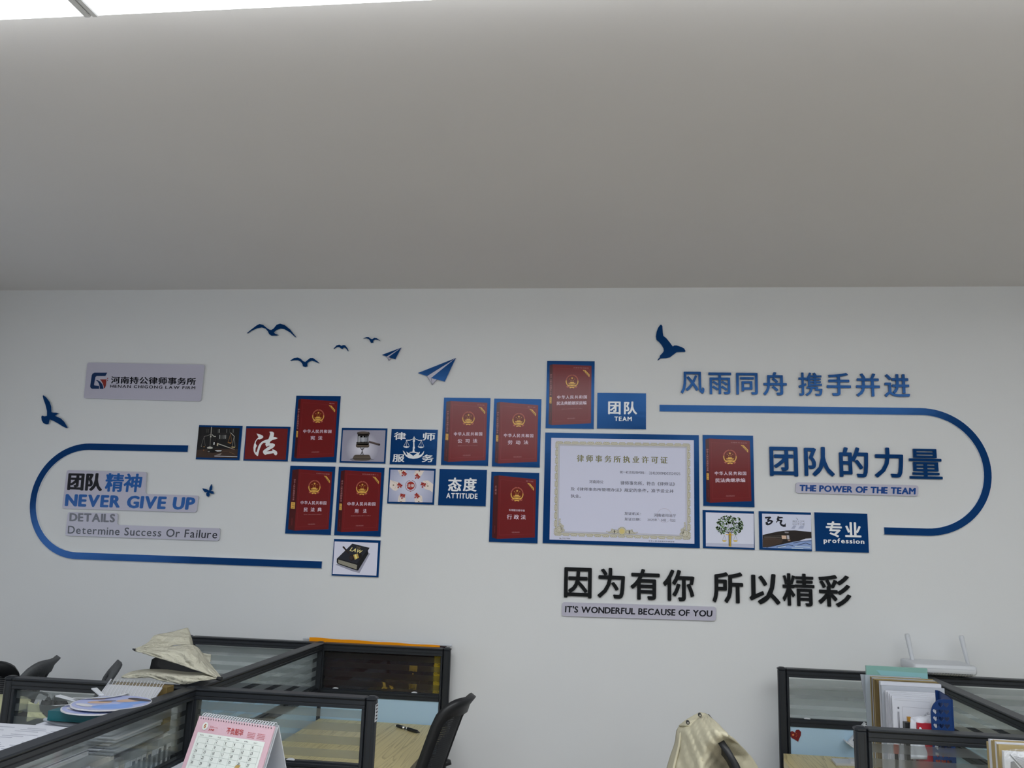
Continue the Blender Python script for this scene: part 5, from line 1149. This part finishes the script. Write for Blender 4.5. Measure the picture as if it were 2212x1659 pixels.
# pen on the desk
a, c = Q(853, 1566, DZ+.007), Q(906, 1582, DZ+.007); dv = c-a
t = thing('pen', a+dv*.5-Vector((0, 0, .007)), 'black ballpoint pen lying on the light wood desk', 'pen')
MB().tube([a+dv*k for k in (.08, .14, .36)], [.0045, .0062, .0062], M['blackp'], 12).tube([a+dv*k for k in (.53, .6, .9, .96)], [.0062, .0066, .0062, .003], M['blackp'], 12).tube([a+dv*k for k in (.96, 1)], [.0022, .002], M['blackp'], 8).build('barrel', t, True)
MB().tube([a+dv*.36, a+dv*.42], .0058, M['steel'], 12).tube([a+dv*.50, a+dv*.53], .005, M['steel'], 12).tube([a, a+dv*.08], [.001, .003], M['steel'], 10).build('metal_ring', t, True, label='chrome ring and tip')
MB().tube([a+dv*.42, a+dv*.5], .0044, M['blackp'], 12).build('grip', t, True)

# ------------------------------------------------------------------ right hand cubicle
def doc(name, label, cat, px0, px1, pyt, Y, dep, m, group=None, zb_=DZ, tilt=0, extra=None):
    a, c = P(px0, pyt, Y), P(px1, pyt+(px1-px0)*.03, Y); zt_ = (a.z+c.z)/2; t = thing(name, ((a.x+c.x)/2, Y, zb_), label, cat, group)
    b = MB(); x0, x1 = a.x, c.x
    b.add([(x0+tilt, Y, zb_), (x1+tilt, Y, zb_), (x1, Y, zt_), (x0, Y, zt_), (x0+tilt, Y+dep, zb_), (x1+tilt, Y+dep, zb_), (x1, Y+dep, zt_), (x0, Y+dep, zt_)], [(0, 1, 2, 3), (4, 5, 6, 7), (0, 1, 5, 4), (1, 2, 6, 5), (2, 3, 7, 6), (3, 0, 4, 7)], m)
    b.build('cover', t); return t, x0, x1, zt_
mint = mat('mint_plastic', disp(118, 158, 150), .3, vary=(6, .08)); mint2 = mat('aqua_plastic', disp(126, 170, 174), .3)
t, x0, x1, z1 = doc('plastic_folder', 'mint green plastic folder, tallest of the documents by the router', 'folder', 1871, 2003, 1439, 2.905, .010, mint)
MB().add([(x0+.03, 2.9045, z1-.012), (x1, 2.9045, z1-.015), (x1, 2.9045, z1-.06), (x0+.075, 2.9045, z1-.06)], [(0, 1, 2, 3)], mint2).build('pocket', t)
b = MB(); text(b, '文件袋', [(x1-.04, z1-.034), (x1-.006, z1-.036), (x1-.006, z1-.043), (x1-.04, z1-.041)], pr(70, 84, 88), 0, base=2.9042); b.build('print', t)
doc('document_folder', 'grey white folder leaning left of the mint green folder', 'folder', 1859, 1876, 1457, 2.925, .006, M['paper2'], tilt=.045)
doc('document_folder', 'thin white folder just left of the kraft envelopes', 'folder', 1869, 1990, 1459, 2.885, .006, mat('cool_white_card', disp(150, 160, 170), .6))
for i in range(8):
    nm = ['rearmost', 'second', 'third', 'fourth', 'fifth', 'sixth', 'seventh', 'front'][i]
    doc('kraft_envelope', '%s brown kraft envelope of the row standing before the mint green folder' % nm, 'envelope', 1881+i*1.9, 2016+i*2, 1463+i*1.2+(1.5 if i % 2 else 0), 2.875-i*.013, .010, M['paper2'] if i == 2 else (M['kraftd'] if i % 4 else M['kraft']), 'kraft envelopes in the right hand cubicle')
doc('document_folder', 'navy edged folder between kraft envelopes and white envelope', 'folder', 1899, 2028, 1475, 2.775, .003, mat('navy_card', disp(44, 60, 110), .5))
doc('envelope', 'thick white padded envelope standing in front of the kraft envelopes', 'envelope', 1902, 2033, 1473.5, 2.755, .016, M['paper'])
doc('envelope', 'grey white envelope in front of the thick padded one', 'envelope', 1904, 2040, 1482, 2.74, .010, M['paper2'])
for i in range(4):
    doc('paper_sheaf', '%s sheaf of white papers standing behind the blue file rack' % ['rearmost', 'second', 'third', 'foremost'][i], 'papers', 1913+i*4.5, [2040, 2024, 2014, 2012][i], [1493, 1496.5, 1500, 1504][i], 2.722-i*.016, .008, M['paper'], 'white papers in the rack')
t, x0, x1, z1 = doc('postal_envelope', 'white postal envelope with printed lines in front of the papers', 'envelope', 1927, 2008, 1509, 2.655, .006, M['paper'])
b = MB(); gr_ = pr(92, 94, 102); li = pr(148, 150, 158)
b.lines([(x0+.006, z1-.004), (x1, z1-.006), ], .0006, li, 1, 2.655).lines([(x0+.03, z1-.19), (x0+.027, z1-.022), (x1, z1-.024)], .0008, li, 1, 2.655).lines([(x0+.0135, z1-.17), (x0+.0135, z1-.036)], .0011, gr_, 1, 2.655).lines([(x0+.0165, z1-.13), (x0+.0165, z1-.036)], .0022, gr_, 1, 2.655)
b.disc((x0+.016, z1-.026), .0026, .0032, gr_, 1, base=2.655)
for i in range(9): b.line((x1-.028+i*.0026, z1-.05+i*.0022), (x1-.020+i*.0026, z1-.062+i*.0022), .0008+.0006*(i % 2), gr_, 1, 2.655)
b.build('print', t)
b = MB(); sheet(b, [[(1968, 1552, 2.60), (1985, 1548, 2.59), (2012, 1546, 2.60)], [(1967, 1566, 2.585), (1988, 1562, 2.57), (2014, 1560, 2.585)], [(1968, 1640, 2.58), (1990, 1640, 2.56), (2014, 1640, 2.58)]], M['paper'], 16, 18, .005, 2)
o = b.build('plastic_pouch', smooth=True); solid(o, .006); tag(o, 'crumpled white pouch standing between the black box and red book', 'pouch')
doc('small_box', 'small black box standing left of the white pouch', 'box', 1955, 1968, 1561, 2.60, .02, M['blackp'])
doc('small_packet', 'yellow and brown packet tip showing above the black box', 'packet', 1961, 1968, 1549, 2.625, .01, mat('yellow_brown', disp(166, 120, 36), .5))
redc = mat('red_cover', disp(150, 26, 44), .45)
for i in range(2): doc('red_booklet', ['front red booklet standing beside the blue rack panel', 'rear red booklet peeking out left of the front one'][i], 'booklet', 1981-i*4, 2013, 1562+i*4, 2.565+i*.012, .008, redc, 'red booklets')
# blue rack with heart shaped holes
t = thing('file_rack', (.93, 2.62, DZ), 'blue plastic file rack with heart shaped holes', 'rack')
rb = mat('rack_blue', disp(17, 46, 94), .4, .3)
def heart(cx_, cz_, r):
    return [(cx_+r*(16*math.sin(a)**3)/16, cz_+r*(13*math.cos(a)-5*math.cos(2*a)-2*math.cos(3*a)-math.cos(4*a))/15) for a in [2*PI*i/16 for i in range(16)]]
def holed(name, outline, holes, y0, y1, label=None):
    loops = [[Vector((a_, c_, 0)) for a_, c_ in outline]]+[[Vector((a_, c_, 0)) for a_, c_ in reversed(h)] for h in holes]
    tri = tessellate_polygon(loops); fl = [v for L_ in loops for v in L_]; b = MB()
    for y in (y0, y1): b.add([(v.x, y, v.y) for v in fl], [tuple(x) for x in tri], rb)
    for L_ in loops: n = len(L_); b.add([(v.x, y0, v.y) for v in L_]+[(v.x, y1, v.y) for v in L_], [(i, (i+1) % n, n+(i+1) % n, n+i) for i in range(n)], rb)
    return b.build(name, t, label=label)
RY = 2.545
pp = lambda x, y: (P(x, y, RY).x, P(x, y, RY).z)
xr0, xr1 = pp(2012, 1560)[0], pp(2058, 1560)[0]; ztop = pp(2050, 1511)[1]
w_ = xr1-xr0
out = [(xr0, DZ+.004), (xr1, DZ+.004), (xr1, ztop)]+[(xr0+.034-.034*math.sin(a), ztop-.042+.042*math.cos(a)) for a in [PI/2*i/8 for i in range(9)]]
hs = []
for j in range(13):
    for i in range(3):
        if j == 0 and i == 0: continue
        hs.append(heart(xr0+w_*(.22+.26*i), ztop-.0145-j*.0186, .0071))
holed('tall_panel', out, hs, RY, RY+.003, 'tall panel with rows of heart holes')
xl = pp(1921, 1640)[0]; zl_ = DZ+.062
hs = [heart(xl+.022+.0128*i, DZ+.046, .0056) for i in range(13) if xl+.022+.0128*i < xr0-.006]+[heart(xl+.022+.0128*i, DZ+.022, .0056) for i in range(13) if xl+.022+.0128*i < xr0-.006]
holed('front_panel', [(xl, DZ+.004), (xr0, DZ+.004), (xr0, DZ+.12), (xr0-.05, zl_+.012), (xl, zl_)], hs, RY, RY+.003)
MB().box((xl, RY, DZ+.001), (xr1, RY+.10, DZ+.004), rb).build('base_plate', t)
b = MB().poly([(xr1, RY, DZ+.004), (xr1, RY+.10, DZ+.004), (xr1, RY+.10, ztop+.008), (xr1, RY+.02, ztop+.004), (xr1, RY, ztop)], rb).poly([(xr1+.003, RY, DZ+.004), (xr1+.003, RY+.10, DZ+.004), (xr1+.003, RY+.10, ztop+.008), (xr1+.003, RY+.02, ztop+.004), (xr1+.003, RY, ztop)], rb)
b.box((xr1, RY-.001, DZ+.004), (xr1+.003, RY, ztop), rb).build('side_panel', t)
MB().box((xr0+.88*w_, RY+.097, DZ+.004), (xr1, RY+.10, ztop+.008), rb).build('back_panel', t)
MB().box((xr0+.004, RY+.03, DZ+.004), (xr1-.004, RY+.036, DZ+.205), mat('orange_red_card', disp(190, 70, 44), .4)).build('file_label', t, label='orange red sheet seen through the hearts')
MB().box((xl+.06, RY+.012, DZ+.004), (xr0-.004, RY+.018, DZ+.10), mat('orange_red_card2', disp(186, 66, 48), .4)).build('file_label', t, label='orange red sheet seen through the low hearts')
# small things behind the cross partition glass
c = P(1936, 1617, 2.47)
MB_ = MB().tube([(c.x, c.y, DZ+.001), (c.x, c.y, c.z-.012)], .005, M['blackp'], 12).tube([(c.x, c.y, c.z-.012), (c.x, c.y, c.z+.009)], .0068, mat('orange_cap', disp(226, 96, 60), .4), 14)
tag(MB_.build('marker_pen', smooth=True), 'marker with a bright orange cap behind the cross partition glass', 'pen')
b = MB(); lump(b, (P(1962, 1615, 2.495).x, 2.497, DZ+.055), (.038, .018, .052), M['blackp'], 4, 12, .1); tag(b.build('pouch', smooth=True), 'black pouch beside the orange capped marker', 'pouch')

# heart sticker and bent hanger on the right hand wall partition
pw = [o for o in bpy.data.objects if o.get('label') == 'right hand wall partition with a red heart sticker'][0]
yp = YR-.0115; pv = lambda x, y: (P(x, y, yp).x, P(x, y, yp).z)
c = pv(1719, 1588); ro = .32; hh = [((a_)*math.cos(ro)-(q_)*math.sin(ro), (a_)*math.sin(ro)+(q_)*math.cos(ro)) for a_, q_ in heart(0, 0, .0225)]
t = thing('heart_sticker', (c[0], yp, c[1]-.02), 'dark red heart sticker with yellow stars on the light blue fabric', 'sticker')
MB().prism([(c[0]+a_, c[1]+q_) for a_, q_ in hh], yp-.002, yp, mat('heart_red', disp(104, 14, 20), .4)).build('heart', t)
b = MB(); ys = pr(220, 140, 90)
def star2(c_, r): b.flat([(c_[0]+(r if i % 2 == 0 else r*.4)*math.cos(PI/2+i*PI/5), c_[1]+(r if i % 2 == 0 else r*.4)*math.sin(PI/2+i*PI/5)) for i in range(10)], ys, 0, yp-.0024)
star2(pv(1713, 1587), .0052)
for p in ((1717.5, 1582), (1720, 1584.5), (1721, 1588), (1719.5, 1590.5)): star2(pv(*p), .0016)
b.build('stars', t)
yh = YR-.02; ph = lambda *pts: [(P(x, y, yh).x, P(x, y, yh).z) for x, y in pts]
t = thing('phone_holder', (P(1850, 1610, yh).x, yh, P(1850, 1612, yh).z), 'white plastic phone holder hooked on the light blue fabric', 'phone holder')
MB().prism(ph((1866, 1559), (1876, 1566), (1873, 1571), (1848, 1606), (1838, 1612), (1827, 1604), (1831, 1600), (1842, 1588)), yh-.018, yh, M['whitep']).build('holder_plate', t)
MB().prism(ph((1822, 1596), (1825, 1598), (1840, 1608), (1838, 1611), (1821, 1598)), yh-.045, yh, M['whitep']).build('hook', t)
MB().prism(ph((1868, 1561), (1874, 1566), (1872, 1567), (1866, 1562)), yh-.0195, yh-.018, M['framed']).prism(ph((1842, 1591), (1847, 1594), (1843, 1600), (1839, 1597)), yh-.0195, yh-.018, mat('slate', disp(60, 76, 100), .5)).build('slot', t, label='dark slot')
q = [Q(x, y, DZ+.008) for x, y in ((1796, 1638), (1872, 1640), (1876, 1651), (1806, 1649))]
b = MB(); b.add([tuple(v) for v in q]+[(v.x, v.y, DZ+.0005) for v in q], [(0, 1, 2, 3), (4, 5, 6, 7), (0, 1, 5, 4), (1, 2, 6, 5), (2, 3, 7, 6), (3, 0, 4, 7)], M['whitep'])
q2 = [Q(x, y, DZ+.014) for x, y in ((1833, 1638), (1868, 1639), (1870, 1646), (1838, 1645))]
b.add([tuple(v) for v in q2]+[(v.x, v.y, DZ+.008) for v in q2], [(0, 1, 2, 3), (0, 1, 5, 4), (1, 2, 6, 5), (2, 3, 7, 6), (3, 0, 4, 7)], M['whitep'])
tag(b.build('wireless_charger'), 'flat white device lying on the right hand desk', 'device')

# router on the partition
a, c = P(2000, 1434, 3.44), P(2104, 1441, 3.44)
t = thing('router', ((a.x+c.x)/2, YR, TP+.005), 'white router with two antennas standing on the partition top', 'router')
x0, x1 = a.x-.055, c.x; zr0, zr1 = TP+.006, a.z+.002
b = MB(); rows = []
for zz, sh in ((zr0, .016), (zr0+.006, .004), (zr0+.014, 0), (zr1-.004, .0), (zr1, .004)):
    X0, X1, Y0, Y1 = x0+sh, x1-sh, 3.405+sh, 3.565-sh; r = .014; row = []
    for cx_, cy_, a0_ in ((X1-r, Y1-r, 0), (X0+r, Y1-r, 90), (X0+r, Y0+r, 180), (X1-r, Y0+r, 270)):
        for i in range(5): q_ = math.radians(a0_+22.5*i); row.append((cx_+r*math.cos(q_), cy_+r*math.sin(q_), zz))
    rows.append(row)
b.grid(rows, M['whitep'], True).add(rows[0], [tuple(range(20))], M['whitep']).add(rows[-1], [tuple(range(20))], M['whitep']); b.build('router_body', t, True)
b = MB()
for i in range(34):
    for j in range(3):
        x = x0+.022+i*(x1-x0-.044)/33+(.0025 if j % 2 else 0); z = zr0+.002+.0035*j; y = 3.405+[.0125, .007, .002][j]
        b.box((x-.0014, y-.0022, z-.001), (x+.0014, y+.003, z+.001), M['framed'])
b.build('vent', t, label='rows of dark vent slots')['kind'] = 'stuff'
MB().box((x0, 3.4045, zr1-.013), (x1-.012, 3.4055, zr1-.0122), M['paper2']).build('casing_seam', t)
for base_, tip, lb in (((1974, 1440), (1959, 1369), 'left'), ((2092, 1438), (2076, 1373), 'right')):
    p0, p1 = P(*base_, 3.53), P(*tip, 3.53); b = MB(); d_ = p1-p0
    b.tube([p0-d_*.08, p0, p0+d_*.95, p1], [.006, .006, .0095, .007], M['whitep'], 12); b.build('antenna', t, True)
for s in (-1, 1): MB().box(((x0+x1)/2+s*.07-.01, YR-.012, TP), ((x0+x1)/2+s*.07+.01, YR+.012, TP+.007), M['blackp']).build('foot', t)

# kraft folders at the right edge, in front of the cross partition
for i in range(6):
    nm = ['rearmost', 'second', 'third', 'fourth', 'fifth', 'front'][i]
    doc('document_folder', '%s folder of the kraft bundle at the right edge' % nm, 'folder', [2135, 2139, 2145, 2149, 2153, 2157][i], 2300, [1606, 1600, 1603, 1602, 1606, 1611][i], 2.26-i*.014, .011, [M['kraft'], M['paper'], M['kraft'], M['kraft'], M['paper'], M['kraft']][i], 'kraft bundle at the right edge')
t, x0, x1, z1 = doc('newspaper', 'folded printed papers in a clear sleeve in front of the kraft bundle', 'papers', 2168, 2300, 1625, 2.165, .010, M['paper'])
b = MB(); q_ = lambda x, y: (P(x, y, 2.165).x, P(x, y, 2.165).z)
for i in range(12): b.line(q_(2190+i*1.5, 1634+i*2.2), q_(2230, 1640+i*2.2), .0007, gr_, 1, 2.165)
b.line(q_(2181, 1630), q_(2208, 1659), .003, pr(90, 94, 100), 2, 2.165).flat([q_(2183, 1646), q_(2190, 1644), q_(2204, 1662), q_(2183, 1662)], pr(96, 98, 104), 1, 2.165)
b.build('print', t)
b = MB(); sheet(b, [[(2166, 1622, 2.15), (2190, 1618, 2.14), (2240, 1618, 2.14)], [(2163, 1640, 2.145), (2190, 1642, 2.13), (2240, 1640, 2.13)], [(2166, 1680, 2.15), (2190, 1680, 2.14), (2240, 1680, 2.14)]], glass('sleeve_plastic', (.95, .96, .96), .2, .12, .9, (.8, .8, .8)), 14, 12, .005, 3); b.build('clear_sleeve', t, True)
